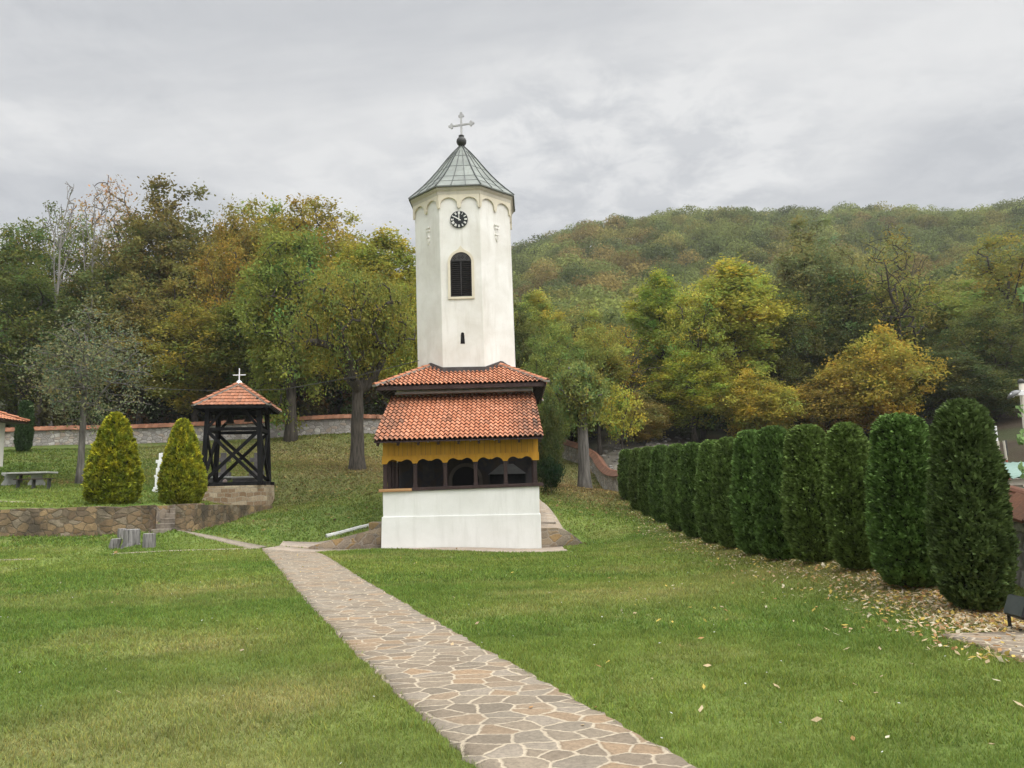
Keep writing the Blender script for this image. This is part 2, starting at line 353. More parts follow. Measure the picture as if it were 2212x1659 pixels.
# ------------------------------------------------------------------ terrain
BY = 26.0                                             # front of the bell tower's base
TWL, TWR = at(823, 1183, BY).x, at(1170, 1187, BY).x
WALL_Y = 27.0; WA = at(375, 1120, WALL_Y).x; WB = at(555, 1092, 34).x
ST_L = at(330, 1120, WALL_Y).x
WR = at(1270, 1180, BY + .6).x; WL = at(668, 1180, BY + .5).x
def stepf(x, y):
    x = np.asarray(x, float); y = np.asarray(y, float)
    wx = WA + (y - WALL_Y) * (WB - WA) / 7.0
    s1 = np.where((y > WALL_Y + .2) & (x < wx - .2), .95 * np.clip((34 - y) / 7, 0, 1), 0)
    s1 = np.where((x > ST_L) & (x < WA - .0) & (y < WALL_Y + 2.0), np.where(y < WALL_Y + 1.85, -.12, s1), s1)
    f = np.clip((33 - y) / 6.2, 0, 1)
    hr = .50 * np.sqrt(np.clip((WR - x) / (WR - TWR), 0, 1)); hr = np.where(x < TWR, .50, hr)
    hl = .46 * np.clip((x - WL) / (TWL - WL), 0, 1)
    xm = (TWL + TWR) / 2
    s2 = np.where((y > BY + .62) & (x > xm) & (x < WR), hr * f, 0) + np.where((y > BY + .62) & (x <= xm) & (x > WL), hl * f, 0)
    return s1 + s2
cps = []
def cp(x, y, z): cps.append((x, y, z - float(stepf(x, y))))
def cpx(u, v, Y): p = at(u, v, Y); cp(p.x, p.y, p.z)
for q in [(-30, -25, 0), (0, -25, 0), (30, -25, 0), (-12, 0, 0), (0, 0, 0), (12, 0, 0), (-6, 6, 0), (0, 6, 0), (5, 6, 0.0), (-10, 12, .03), (-3, 12, -.04), (1, 14, -.12), (0, 19, -.27), (-6, 19, -.12), (5.4, 9, 0), (5.4, 15.5, 0.0), (5.4, 20, -.03), (5.4, 25, .03), (5.4, 34.6, .56), (-26, 12, .2), (8, 9, .0), (8, 20, .1)]: cp(*q)
for q in [(-6.5, 26.5, -.30), (-4.2, 26.5, -.34), (.9, 26.5, -.42), (2.2, 26.5, -.36)]: cp(*q)
for q in [(0, 1157, 26.9), (240, 1156, 26.9), (350, 1150, 26.9), (-120, 1160, 26.9), (60, 1048, 36), (168, 1046, 38), (50, 975, 50), (40, 964, 60), (-200, 968, 60),
          (250, 959, 60), (450, 951, 60), (600, 944, 60), (820, 937, 60), (1000, 955, 63), (770, 1012, 42), (595, 1092, 36.5), (565, 1187, 25.6), (820, 1184, 25.5), (1000, 1186, 25.5), (1180, 1188, 25.5), (1280, 1170, 26.3),
          (700, 1105, 32), (770, 1065, 36), (483, 1036, 40), (550, 1032, 40), (300, 1060, 33), (120, 1080, 31), (1190, 1090, 32), (1265, 1054, 40), (1348, 1073, 45), (1290, 1022, 57), (1217, 987, 64),
          (1250, 1120, 29.5), (1320, 1110, 32), (1400, 960, 62), (1550, 955, 64), (1700, 950, 64), (1900, 940, 62), (2100, 930, 60), (2200, 920, 58), (2350, 910, 60),
          (2190, 1010, 30), (2400, 1010, 30), (2190, 1120, 14), (2450, 1150, 14), (420, 1096, 30)]: cpx(*q)
for q in [(-60, 75, 9), (-30, 78, 10), (-5, 80, 10.5), (15, 82, 10), (40, 78, 10), (70, 75, 11), (-90, 110, 19), (-40, 115, 20), (0, 120, 21), (40, 120, 22), (90, 110, 22), (-120, 200, 24), (-40, 210, 30), (140, 150, 34)]: cp(*q)
for u, v, Y in [(1100, 580, 350), (1300, 528, 360), (1500, 508, 370), (1700, 503, 375), (1900, 502, 380), (2070, 508, 370), (2212, 490, 330), (2500, 465, 330), (1100, 650, 230), (1300, 620, 230), (1500, 600, 230), (1800, 600, 230), (2100, 590, 220), (2400, 570, 220), (900, 620, 340), (1150, 740, 150), (1400, 720, 150), (1700, 700, 150), (2000, 700, 150), (2300, 690, 150), (600, 700, 340), (1500, 560, 460), (1000, 600, 460), (2300, 515, 460)]: cpx(u, v, Y)
CP = np.array(cps); NP_ = len(CP)
def tpsk(r2): return np.where(r2 > 0, .5 * r2 * np.log(np.maximum(r2, 1e-12)), 0)
def wsc(x, y):   # compress far distances so near points dominate
    r = np.hypot(x, y) + 1e-9; k = np.where(r > 60, (60 + 25 * np.log(np.maximum(r, 60) / 60 )) / r, 1.0); return x * k, y * k
cx_, cy_ = wsc(CP[:, 0], CP[:, 1])
K = tpsk((cx_[:, None] - cx_[None]) ** 2 + (cy_[:, None] - cy_[None]) ** 2) + np.eye(NP_) * .6
Pm = np.stack([np.ones(NP_), cx_, cy_], 1)
A = np.zeros((NP_ + 3, NP_ + 3)); A[:NP_, :NP_] = K; A[:NP_, NP_:] = Pm; A[NP_:, :NP_] = Pm.T
sol = np.linalg.solve(A, np.concatenate([CP[:, 2], np.zeros(3)]))
def gexact(x, y):
    x = np.asarray(x, float); y = np.asarray(y, float); sh = x.shape; x = x.ravel(); y = y.ravel()
    X, Y = wsc(x, y); z = sol[NP_] + sol[NP_ + 1] * X + sol[NP_ + 2] * Y
    for i in range(NP_): z = z + sol[i] * tpsk((X - cx_[i]) ** 2 + (Y - cy_[i]) ** 2)
    z = z + stepf(x, y)
    far = sstep(90, 160, np.hypot(x, y)); z = z + far * (fbm(x, y, 60, 3) - .5) * 7
    return z.reshape(sh)
def lines(a):
    out = [a[0][0]]
    for lo, hi, st in a:
        n = max(1, round((hi - lo) / st)); out += list(lo + (hi - lo) * (np.arange(n) + 1) / n)
    return np.array(out)
GX = lines([(-900, -200, 50), (-200, -60, 5), (-60, -24, 1.5), (-24, 12, .25), (12, 40, 1.0), (40, 260, 5), (260, 900, 40)])
GY = lines([(-300, -20, 20), (-20, 0, 2), (0, 24, .5), (24, 36, .2), (36, 66, .6), (66, 120, 2), (120, 480, 6), (480, 900, 40)])
XX, YY = np.meshgrid(GX, GY, indexing='ij'); ZZ = gexact(XX, YY)
def gz(x, y):
    x = np.asarray(x, float); y = np.asarray(y, float)
    i = np.clip(np.searchsorted(GX, x) - 1, 0, len(GX) - 2); j = np.clip(np.searchsorted(GY, y) - 1, 0, len(GY) - 2)
    fx = (x - GX[i]) / (GX[i + 1] - GX[i]); fy = (y - GY[j]) / (GY[j + 1] - GY[j])
    return (ZZ[i, j] * (1 - fx) + ZZ[i + 1, j] * fx) * (1 - fy) + (ZZ[i, j + 1] * (1 - fx) + ZZ[i + 1, j + 1] * fx) * fy
def gv(x, y): return Vector((x, y, float(gz(x, y))))
def hit(u, v, ymax=60):
    d = ray(u, v); t_ = 2.0
    while d.y * t_ < ymax:
        if EYE + d.z * t_ < float(gz(d.x * t_, d.y * t_)): break
        t_ += .04
    return Vector((d.x * t_, d.y * t_))

# --- colour of the ground, shared by the soil sheet and the grass on it
def inpoly(x, y, poly):
    r = np.zeros(x.shape, bool); n = len(poly)
    for i in range(n):
        x1, y1 = poly[i][0], poly[i][1]; x2, y2 = poly[(i + 1) % n][0], poly[(i + 1) % n][1]
        if y1 == y2: continue
        r ^= ((y1 > y) != (y2 > y)) & (x < (x2 - x1) * (y - y1) / (y2 - y1) + x1)
    return r
BWALL = [at(-150, 965, 60), at(40, 964, 60), at(250, 959, 60), at(450, 951, 60), at(600, 944, 60), at(820, 937, 60), at(1000, 955, 63.5)]
SWALL = [at(1000, 955, 63.5), at(1140, 968, 65), at(1217, 987, 64), at(1290, 1022, 57), at(1318, 1050, 50), at(1348, 1073, 45), Vector((6.75, 36, 0)), Vector((6.8, 20, 0)), Vector((6.85, 5.5, 0))]
yard = [(p.x, p.y) for p in BWALL + SWALL[1:]] + [(6.85, -30), (-60, -30), (-60, 60)]
def ground_col(x, y):
    x = np.asarray(x, float); y = np.asarray(y, float)
    g1, g2, br, st = np.array((.116, .176, .040)), np.array((.164, .214, .052)), np.array((.30, .235, .12)), np.array((.27, .26, .10))
    a = fbm(x, y, 3.2, 11)[..., None]; b = fbm(x * 1.0, y * 1.6, 1.7, 5)[..., None]; c3 = fbm(x, y, .35, 8, 2)[..., None]
    col = g1 + (g2 - g1) * sstep(.3, .7, a)
    dry = sstep(.53, .70, b) * .28
    # worn, straw-coloured patches of the lawn (left foreground, centre)
    for (px_, py_, rr) in [(-2.9, 5.3, 1.5), (-2.2, 6.6, .9), (-1.7, 4.4, .8), (1.7, 12, 1.6), (-6, 14, 1.2), (-4.6, 22, 1.3), (4.2, 14, 1.5), (2.6, 17, 1.2), (-3.6, 8.8, 1.1)]:
        dry = dry + .6 * np.exp(-(((x - px_) / rr) ** 2 + ((y - py_) / (rr * .8)) ** 2))[..., None] * (0.35 + b)
    dry = np.clip(dry, 0, .8)
    col = col * (1 - dry) + (st * .85 + br * .15) * dry
    col = col * (.8 + .4 * c3)
    # litter below the trees on the slope
    lit = np.zeros(x.shape)
    for (px_, py_, rx, ry, am) in [(-8.5, 44, 6.5, 9, 1.0), (-14, 54, 10, 6, .7), (3.5, 41, 3.6, 6, 1.1), (4.6, 55, 3, 10, .9), (0, 48, 4, 9, .9), (-24, 55, 9, 4, .3), (-22, 38.5, 2.5, 1.0, .5), (-21, 42, 3, 2, .3), (5.6, 11, 1.1, 6, .8), (5.6, 22, .9, 8, .5)]:
        lit = lit + am * np.exp(-(((x - px_) / rx) ** 2 + ((y - py_) / ry) ** 2))
    lit = np.clip(lit * .6 * (.5 + 1.0 * fbm(x, y, 1.1, 21)), 0, .92)[..., None]
    col = col * (1 - lit) + (np.array((.215, .155, .085)) * (.65 + .8 * fbm(x, y, .3, 31, 2)[..., None])) * lit
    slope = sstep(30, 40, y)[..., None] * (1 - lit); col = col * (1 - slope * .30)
    out = ~inpoly(x, y, yard)
    fl_ = np.array((.050, .038, .026)) * (.6 + .9 * fbm(x, y, 1.4, 41)[..., None])
    gr = sstep(.42, .6, fbm(x, y, 4, 51))[..., None]; fl_ = fl_ * (1 - gr * .5) + np.array((.04, .065, .02)) * gr * .5
    rub = (np.exp(-((x - 9.5) / 3.5) ** 2 - ((y - 56) / 12) ** 2) + np.exp(-((x - 14) / 5) ** 2 - ((y - 30) / 16) ** 2))[..., None]
    fl_ = fl_ * (1 - np.clip(rub, 0, .85)) + np.array((.26, .235, .20)) * (.4 + 1.1 * fbm(x, y, .6, 61, 2)[..., None]) * np.clip(rub, 0, .85)
    col = np.where(out[..., None], fl_, col)
    far = sstep(95, 150, np.hypot(x, y))[..., None]
    return col * (1 - far) + np.array((.045, .05, .02)) * far
nx, ny = XX.shape
idx = np.arange(nx * ny).reshape(nx, ny)
F = np.stack([idx[:-1, :-1], idx[1:, :-1], idx[1:, 1:], idx[:-1, 1:]], -1).reshape(-1, 4)
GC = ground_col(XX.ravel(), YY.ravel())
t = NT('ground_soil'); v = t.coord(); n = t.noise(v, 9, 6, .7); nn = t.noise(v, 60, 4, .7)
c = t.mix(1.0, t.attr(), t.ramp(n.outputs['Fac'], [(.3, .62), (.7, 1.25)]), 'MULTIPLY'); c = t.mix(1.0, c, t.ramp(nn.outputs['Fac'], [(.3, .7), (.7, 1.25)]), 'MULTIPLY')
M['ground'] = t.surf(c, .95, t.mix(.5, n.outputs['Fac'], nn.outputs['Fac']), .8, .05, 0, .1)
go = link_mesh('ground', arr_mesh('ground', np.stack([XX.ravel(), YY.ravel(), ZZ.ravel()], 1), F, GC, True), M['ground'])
props(go, kind='structure')

# ------------------------------------------------------------------ paths (structure)
PATHS = []
def resample(pts, n):
    pts = [Vector(p[:2]) for p in pts]; d = [0]
    for a, b in zip(pts, pts[1:]): d.append(d[-1] + (b - a).length)
    out = []
    for k in range(n):
        t_ = d[-1] * k / (n - 1); i = max(0, min(len(pts) - 2, sum(1 for q in d if q <= t_) - 1))
        out.append(pts[i].lerp(pts[i + 1], (t_ - d[i]) / max(1e-6, d[i + 1] - d[i])))
    return out
def ribbon(name, left, right, mat, h=.03, n=60, m=8, kind='structure', edge=.0, flat=None):
    Lp, Rp = resample(left, n), resample(right, n); V = []; Fq = []
    ex = [(random.uniform(-edge, edge), random.uniform(-edge, edge)) for _ in range(n)]
    for i in range(n):
        d = (Rp[i] - Lp[i]).normalized(); a = Lp[i] + d * ex[i][0]; b = Rp[i] + d * ex[i][1]
        for j in range(m + 1):
            p = a.lerp(b, .008 if j == 1 else .992 if j == m - 1 else j / m); V.append((p.x, p.y, (float(gz(p.x, p.y)) if flat is None else flat(p)) + h - (.05 if j in (0, m) else 0)))
    for i in range(n - 1):
        for j in range(m): k = i * (m + 1) + j; Fq.append((k, k + 1, k + m + 2, k + m + 1))
    o = link_mesh(name, arr_mesh(name, V, Fq, None, True), mat); props(o, kind=kind)
    PATHS.append([(p.x, p.y) for p in Lp] + [(p.x, p.y) for p in Rp[::-1]]); return o
lp = [hit(*q) for q in [(566, 1185), (607, 1235), (650, 1289), (740, 1385), (862, 1500), (1005, 1650)]]
rp = [hit(*q) for q in [(672, 1184), (745, 1228), (820, 1272), (985, 1370), (1150, 1465), (1360, 1580), (1500, 1656)]]
def smooth(p):
    ys_ = np.array([q.y for q in p]); xs_ = np.array([q.x for q in p]); k = np.polyfit(ys_, xs_, 3)
    return [Vector((float(np.polyval(k, y)), y)) for y in np.linspace(ys_[0], ys_[-1], 12)]
lp, rp = smooth(lp), smooth(rp)
def extend(p, y): 
    a, b = p[-2], p[-1]; t_ = (y - b.y) / (b.y - a.y); p.append(b + (b - a) * t_)
extend(lp, 1.0); extend(rp, 1.0)
ribbon('stone_path', lp, rp, M['paving'], .016, 300, 12, edge=.03)
yb = BY - .02
ribbon('tower_pavement', [hit(566, 1186), Vector((TWL, 25.35)), hit(1228, 1191)], [Vector((hit(600, 1182).x, 26.5)), Vector((TWL, 26.42)), Vector((hit(1215, 1184).x, 26.42))], M['slabs'], .022, 40, 4)
ribbon('gravel_path', [hit(*q) for q in [(352, 1149), (430, 1160), (500, 1176), (545, 1187)]], [hit(*q) for q in [(378, 1146), (440, 1155), (520, 1171), (580, 1182)]], plain('gravel', (.20, .165, .12), (.30, .26, .20), 12, .95, .8), .02, 40, 3)
ribbon('kerb_path', [hit(*q) for q in [(240, 1198), (330, 1193), (450, 1189), (560, 1186)]], [hit(*q) for q in [(240, 1196.4), (330, 1191), (450, 1186.6), (560, 1183.5)]], M['slabs'], .03, 40, 2)
ribbon('kerb_path', [hit(*q) for q in [(-60, 1212.5), (30, 1211), (74, 1209)]], [hit(*q) for q in [(-60, 1209), (30, 1208), (74, 1207.5)]], M['slabs'], .03, 10, 2)
ribbon('terrace_path', [hit(*q) for q in [(-60, 1082), (60, 1086), (130, 1092), (215, 1096)]], [hit(*q) for q in [(-60, 1074), (60, 1082), (130, 1089), (215, 1094.5)]], M['slabs'], .02, 20, 2)
ribbon('corner_paving', [hit(*q) for q in [(2030, 1377), (2100, 1395), (2212, 1432), (2400, 1500)]], [hit(*q) for q in [(2090, 1373), (2150, 1372), (2300, 1368), (2500, 1380)]], M['paving'], .03, 30, 6)
CPAV = PATHS[-1]
# ramp paving behind the left wing wall, walkway on the right
ribbon('ramp_path', [Vector((hit(600, 1182).x, 26.55)), Vector((WL + .4, 26.66)), Vector((TWL, 26.70))], [Vector((hit(600, 1178).x, 27.3)), Vector((WL + .9, 27.9)), Vector((TWL, 27.5))], M['slabs'], .03, 40, 3)
ribbon('side_walkway', [Vector((TWR - .05, 26.70)), Vector((TWR - .05, 34))], [Vector((TWR + 1.15, 26.70)), Vector((TWR + .85, 27.6)), Vector((TWR + .2 , 34))], M['slabs'], .03, 30, 4)

# ------------------------------------------------------------------ grass
def blades(n, x, y, h, wd, col, lean=.6):
    z = gz(x, y) + .0; a = rng.uniform(0, 2 * PI, n); dx, dy = np.cos(a) * wd / 2, np.sin(a) * wd / 2
    lx, ly = rng.normal(0, lean, n) * h, rng.normal(0, lean, n) * h
    V = np.empty((n, 3, 3)); V[:, 0] = np.stack([x - dx, y - dy, z - .01], 1); V[:, 1] = np.stack([x + dx, y + dy, z - .01], 1); V[:, 2] = np.stack([x + lx, y + ly, z + h], 1)
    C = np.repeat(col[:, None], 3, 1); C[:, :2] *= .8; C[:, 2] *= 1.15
    return V.reshape(-1, 3), C.reshape(-1, 3)
Vs, Cs = [], []
bldg = [(TWL - .1, BY - .05), (TWR + .1, BY - .05), (TWR + .1, 34.5), (TWL - .1, 34.5)]
for r0, r1, dens, h, wd in [(2.6, 5.5, 8000, .029, .006), (5.5, 9, 4200, .033, .010), (9, 15, 1600, .040, .017), (15, 28, 520, .050, .032), (28, 48, 170, .07, .06), (48, 62, 80, .09, .10)]:
    a0, a1 = R(-40), R(40); n = int(dens * (a1 - a0) / 2 * (r1 ** 2 - r0 ** 2))
    r_ = np.sqrt(rng.uniform(r0 ** 2, r1 ** 2, n)); a = rng.uniform(a0, a1, n); x, y = r_ * np.sin(a), r_ * np.cos(a)
    ok = inpoly(x, y, yard) & ~inpoly(x, y, bldg)
    xj, yj = x + rng.normal(0, .022, n), y + rng.normal(0, .022, n)
    for P_ in PATHS: ok &= ~inpoly(xj, yj, P_)
    x, y = x[ok], y[ok]; n = len(x)
    hh = h * rng.uniform(.5, 1.35, n) * (.35 + 1.3 * fbm(x, y, .24, 77, 3)); col = ground_col(x, y) * rng.uniform(.75, 1.5, (n, 1)) * np.stack([rng.uniform(.85, 1.2, n), np.ones(n), rng.uniform(.7, 1.2, n)], 1)
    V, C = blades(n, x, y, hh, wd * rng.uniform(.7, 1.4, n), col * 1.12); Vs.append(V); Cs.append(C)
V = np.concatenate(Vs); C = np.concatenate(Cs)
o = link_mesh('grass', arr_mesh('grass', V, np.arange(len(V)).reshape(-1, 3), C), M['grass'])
props(o, 'short mown green lawn grass with dry patches', 'grass', kind='stuff')

# fallen leaves (uncountable litter): along the hedge, on the lawn, on the slope
def leafcards(x, y, s, col, lift=.02):
    n = len(x); z = gz(x, y) + lift + rng.uniform(0, .02, n); a = rng.uniform(0, 2 * PI, n)
    u_ = np.stack([np.cos(a), np.sin(a), rng.normal(0, .35, n)], 1); w_ = np.stack([-np.sin(a), np.cos(a), rng.normal(0, .35, n)], 1)
    c0 = np.stack([x, y, z], 1); s = s[:, None]
    V = np.stack([c0 - u_ * s, c0 - w_ * s * .5 + u_ * s * .1, c0 + u_ * s, c0 + w_ * s * .5 + u_ * s * .1], 1)
    return V.reshape(-1, 3), np.repeat(col, 4, 0)
xs, ys, ss_, cc = [], [], [], []
def sc_leaves(n, fx, fy, s0, s1, pal, keep=None):
    x, y = fx(n), fy(n); ok = inpoly(x, y, yard)
    if keep is not None: ok &= rng.uniform(0, 1, n) < keep(x, y)
    ok &= ~inpoly(x, y, CPAV) | (rng.uniform(0, 1, len(x)) < .12)
    x, y = x[ok], y[ok]; xs.append(x); ys.append(y); ss_.append(rng.uniform(s0, s1, len(x)))
    p = np.array(pal)[rng.integers(0, len(pal), len(x))] * rng.uniform(.7, 1.2, (len(x), 1)); cc.append(p)
pal = [(.62, .50, .33), (.55, .42, .26), (.70, .62, .46), (.45, .26, .12), (.60, .45, .12)]
sc_leaves(9500, lambda n: 5.75 - np.abs(rng.normal(0, .72, n)), lambda n: 6.8 + rng.exponential(4.0, n), .02, .045, pal, lambda x, y: np.clip(1.5 - np.abs(x - 5.4) * .62, .05, 1) * np.clip((14 - y) / 5, .12, 1))
sc_leaves(1800, lambda n: rng.normal(5.3, .6, n), lambda n: rng.uniform(12, 34, n), .03, .05, pal)
sc_leaves(420, lambda n: rng.uniform(-.5, 6.5, n), lambda n: rng.uniform(3, 14, n), .018, .04, pal, lambda x, y: np.clip(x / 5, .05, 1))
sc_leaves(110, lambda n: rng.uniform(-9, 6, n), lambda n: rng.uniform(3, 24, n), .02, .04, pal)
pal2 = [(.22, .14, .07), (.30, .20, .09), (.36, .27, .10), (.16, .10, .06)]
for (px_, py_, sx_, sy_, n) in [(-8.5, 45, 4.5, 6, 5000), (3.4, 41, 2.6, 5, 3600), (-14, 54, 8, 4, 2500), (2, 50, 4, 6, 2000), (-22.5, 38.5, 2.5, 1.2, 500)]:
    sc_leaves(n, lambda n: rng.normal(px_, sx_, n), lambda n: rng.normal(py_, sy_, n), .05, .10, pal2)
x, y = np.concatenate(xs), np.concatenate(ys); ok = ~inpoly(x, y, bldg)
V, C = leafcards(x[ok], y[ok], np.concatenate(ss_)[ok], np.concatenate(cc)[ok])
o = link_mesh('fallen_leaves', arr_mesh('fallen_leaves', V, np.arange(len(V)).reshape(-1, 4), C), M['grass'])
props(o, 'dry beige and brown autumn leaves lying on the grass', 'leaves', kind='stuff')
# white clover heads
n = 260; r_ = np.sqrt(rng.uniform(9, 700, n)); a = rng.uniform(-.62, .62, n); x, y = r_ * np.sin(a), r_ * np.cos(a); ok = inpoly(x, y, yard) & ~inpoly(x, y, bldg)
for P_ in PATHS: ok &= ~inpoly(x, y, P_)
x, y = x[ok], y[ok]; V, C = leafcards(x, y, rng.uniform(.009, .014, len(x)), np.full((len(x), 3), .75), .045)
o = link_mesh('clover_flowers', arr_mesh('clover_flowers', V, np.arange(len(V)).reshape(-1, 4), C), M['grass']); props(o, 'tiny white clover heads dotted over the lawn', 'flowers', kind='stuff')

# ------------------------------------------------------------------ roof tiles
TILE = [(.52, .21, .110), (.55, .235, .130), (.48, .19, .098), (.58, .26, .15), (.53, .22, .118)]
def tile_plane(mb, O, U, Vv, length, ncol, nrow, umin, umax, amp=.032, lip=.03, ov=.03, prof='barrel', stain=None, tone=1.0, seg=8):
    """O eave origin, U along the eave (unit), Vv up the slope (unit); umin/umax(v) bound the plane"""
    O = Vector(O); U = Vector(U); Vv = Vector(Vv); N = U.cross(Vv).normalized()
    if N.z < 0: N = -N
    W0, W1 = umin(0), umax(0); cw = (W1 - W0) / ncol; rl = length / nrow
    for r_ in range(nrow):
        v0, v1 = r_ * rl - (ov if r_ else 0), (r_ + 1) * rl + .01
        for c_ in range(ncol):
            u0, u1 = W0 + c_ * cw, W0 + (c_ + 1) * cw; um = (u0 + u1) / 2; vm = (v0 + v1) / 2
            if u1 < umin(vm) or u0 > umax(vm): continue
            jz = random.uniform(-.004, .004); jv = random.uniform(-.008, .008); vs_ = []
            for vi, (vv, hh) in enumerate(((v0 + jv, lip), (v1, 0.0))):
                lo, hi = umin(vv), umax(vv)
                for k in range(seg + 1):
                    s_ = k / seg; uu = min(max(u0 + s_ * cw, lo), hi)
                    if prof == 'barrel':
                        hgt = amp * (max(0, math.sin(PI * s_ / .66)) ** .8 if s_ < .66 else -.35 * math.sin(PI * (s_ - .66) / .34))
                    else: hgt = amp * (.5 * (1 + math.cos(2 * PI * s_))) ** 2
                    p = O + U * uu + Vv * vv + N * (hgt + hh + jz); vs_.append(p)
                    if vi == 0: vs_.append(p - N * .042 + Vv * .012)
            base = random.choice(TILE); g = random.uniform(.92, 1.08) * tone
            col = [base[i] * g for i in range(3)]
            if stain:
                s_ = stain(um, vm); d_ = (.085, .062, .048); col = [col[i] * (1 - s_) + d_[i] * s_ for i in range(3)]
            mb.cur = tuple(col); n = seg + 1; fs = []
            top = [2 * k for k in range(n)]; low = [2 * k + 1 for k in range(n)]; up = [2 * n + k for k in range(n)]
            for k in range(seg):
                fs.append((top[k], top[k + 1], up[k + 1], up[k]))
            mb.add(vs_, fs)
            mb.cur = tuple(q * .22 for q in col); tv = [vs_[i] for i in top] + [vs_[i] for i in low]; mb.add(tv, [(n + k, n + k + 1, k + 1, k) for k in range(seg)])  # lip faces coloured darker, painting in the shade under each tile edge
    mb.cur = (1, 1, 1)
def hip_caps(mb, a, b, n, r=.085, tone=1.0):
    a = Vector(a); b = Vector(b); d = (b - a).normalized(); side = d.cross(Vector((0, 0, 1))).normalized(); up = side.cross(d)
    for k in range(n):
        base = random.choice(TILE); g = random.uniform(.8, 1.1) * tone; mb.cur = tuple(x * g for x in base)
        p, q = a.lerp(b, k / n), a.lerp(b, (k + 1.12) / n); vs_ = []; fs = []
        for pt, rr, lf in ((p, r * 1.12, .028), (q, r * .92, .0)):
            for i in range(7):
                t_ = PI * i / 6; vs_.append(pt + side * math.cos(t_) * rr + up * (math.sin(t_) * rr * .75 + lf))
            for i in range(7):
                t_ = PI * i / 6; vs_.append(pt + side * math.cos(t_) * (rr - .02) + up * (math.sin(t_) * (rr - .02) * .75 + lf))
        for i in range(6): fs += [(i, i + 1, 15 + i, 14 + i), (7 + i, 8 + i, i + 1, i), (21 + i, 22 + i, 8 + i, 7 + i)]
        mb.add(vs_, fs)
    mb.cur = (1, 1, 1)

# ------------------------------------------------------------------ BELL TOWER
TX = (TWL + TWR) / 2; TY = 31.3
tower = thing('bell_tower', (TX, TY, float(gz(TX, 27))), 'white octagonal bell tower with green metal spire roof, clock and tiled timber porch', 'bell tower')
# base with the ledge
bt_l, bt_r = at(826, 1063, BY), at(1165, 1050, BY); lg_l, lg_r = at(824.5, 1117, BY), at(1168, 1110, BY); bb_l, bb_r = at(823, 1190, BY), at(1170, 1195, BY)
zs = (bt_l.z + bt_r.z) / 2
mb = MB()
def slab8(l0, r0, l1, r1, y0, y1):    # l0/r0 lower, l1/r1 upper corners on the front
    mb.hexa([(l0.x, y0, l0.z), (r0.x, y0, r0.z), (r0.x, y1, r0.z), (l0.x, y1, l0.z), (l1.x, y0, l1.z), (r1.x, y0, r1.z), (r1.x, y1, r1.z), (l1.x, y1, l1.z)])
up_l, up_r = Vector((lg_l.x + .04, 0, lg_l.z - .05)), Vector((lg_r.x - .04, 0, lg_r.z - .05))
slab8(up_l, up_r, bt_l, bt_r, BY + .05, BY + .40)                                    # front parapet
lo_l, lo_r = Vector((bb_l.x, 0, bb_l.z - .3)), Vector((bb_r.x, 0, bb_r.z - .3))
mb.hexa([(lo_l.x, BY - .02, lo_l.z), (lo_r.x, BY - .02, lo_r.z), (lo_r.x, 34, lo_r.z), (lo_l.x, 34, lo_l.z), (lg_l.x, BY, lg_l.z), (lg_r.x, BY, lg_r.z), (lg_r.x, 34, lg_r.z), (lg_l.x, 34, lg_l.z)])
zf = lg_r.z + .15
xl, xr = bt_l.x + .03, bt_r.x - .03
for x0 in (xl, xr - .33): mb.box((x0 + .165, 27.75, (zs + lg_l.z) / 2 - .1), (.33, 2.68, zs - lg_l.z + .14))
o = mb.build('base_wall', M['base_plaster'], tower, bevel=.012)
MB().box(((xl + xr) / 2, 27.7, zf - .1), (xr - xl - .7, 2.6, .2)).build('porch_floor', M['concrete'], tower)
# body behind the porch
zb1 = 5.42
mb = MB(); mb.box(((xl + xr) / 2, 31.55, (zb1 + lg_l.z - .4) / 2), (xr - xl, 4.9, zb1 - lg_l.z + .4)); mb.build('body_wall', M['white_plaster'], tower)
mb = MB(); mb.box(((xl + xr) / 2, 29.06, (zb1 + zf) / 2 - .3), (xr - xl - .08, .05, zb1 - zf - .6)); mb.build('fresco_wall', M['shaded_fresco'], tower)
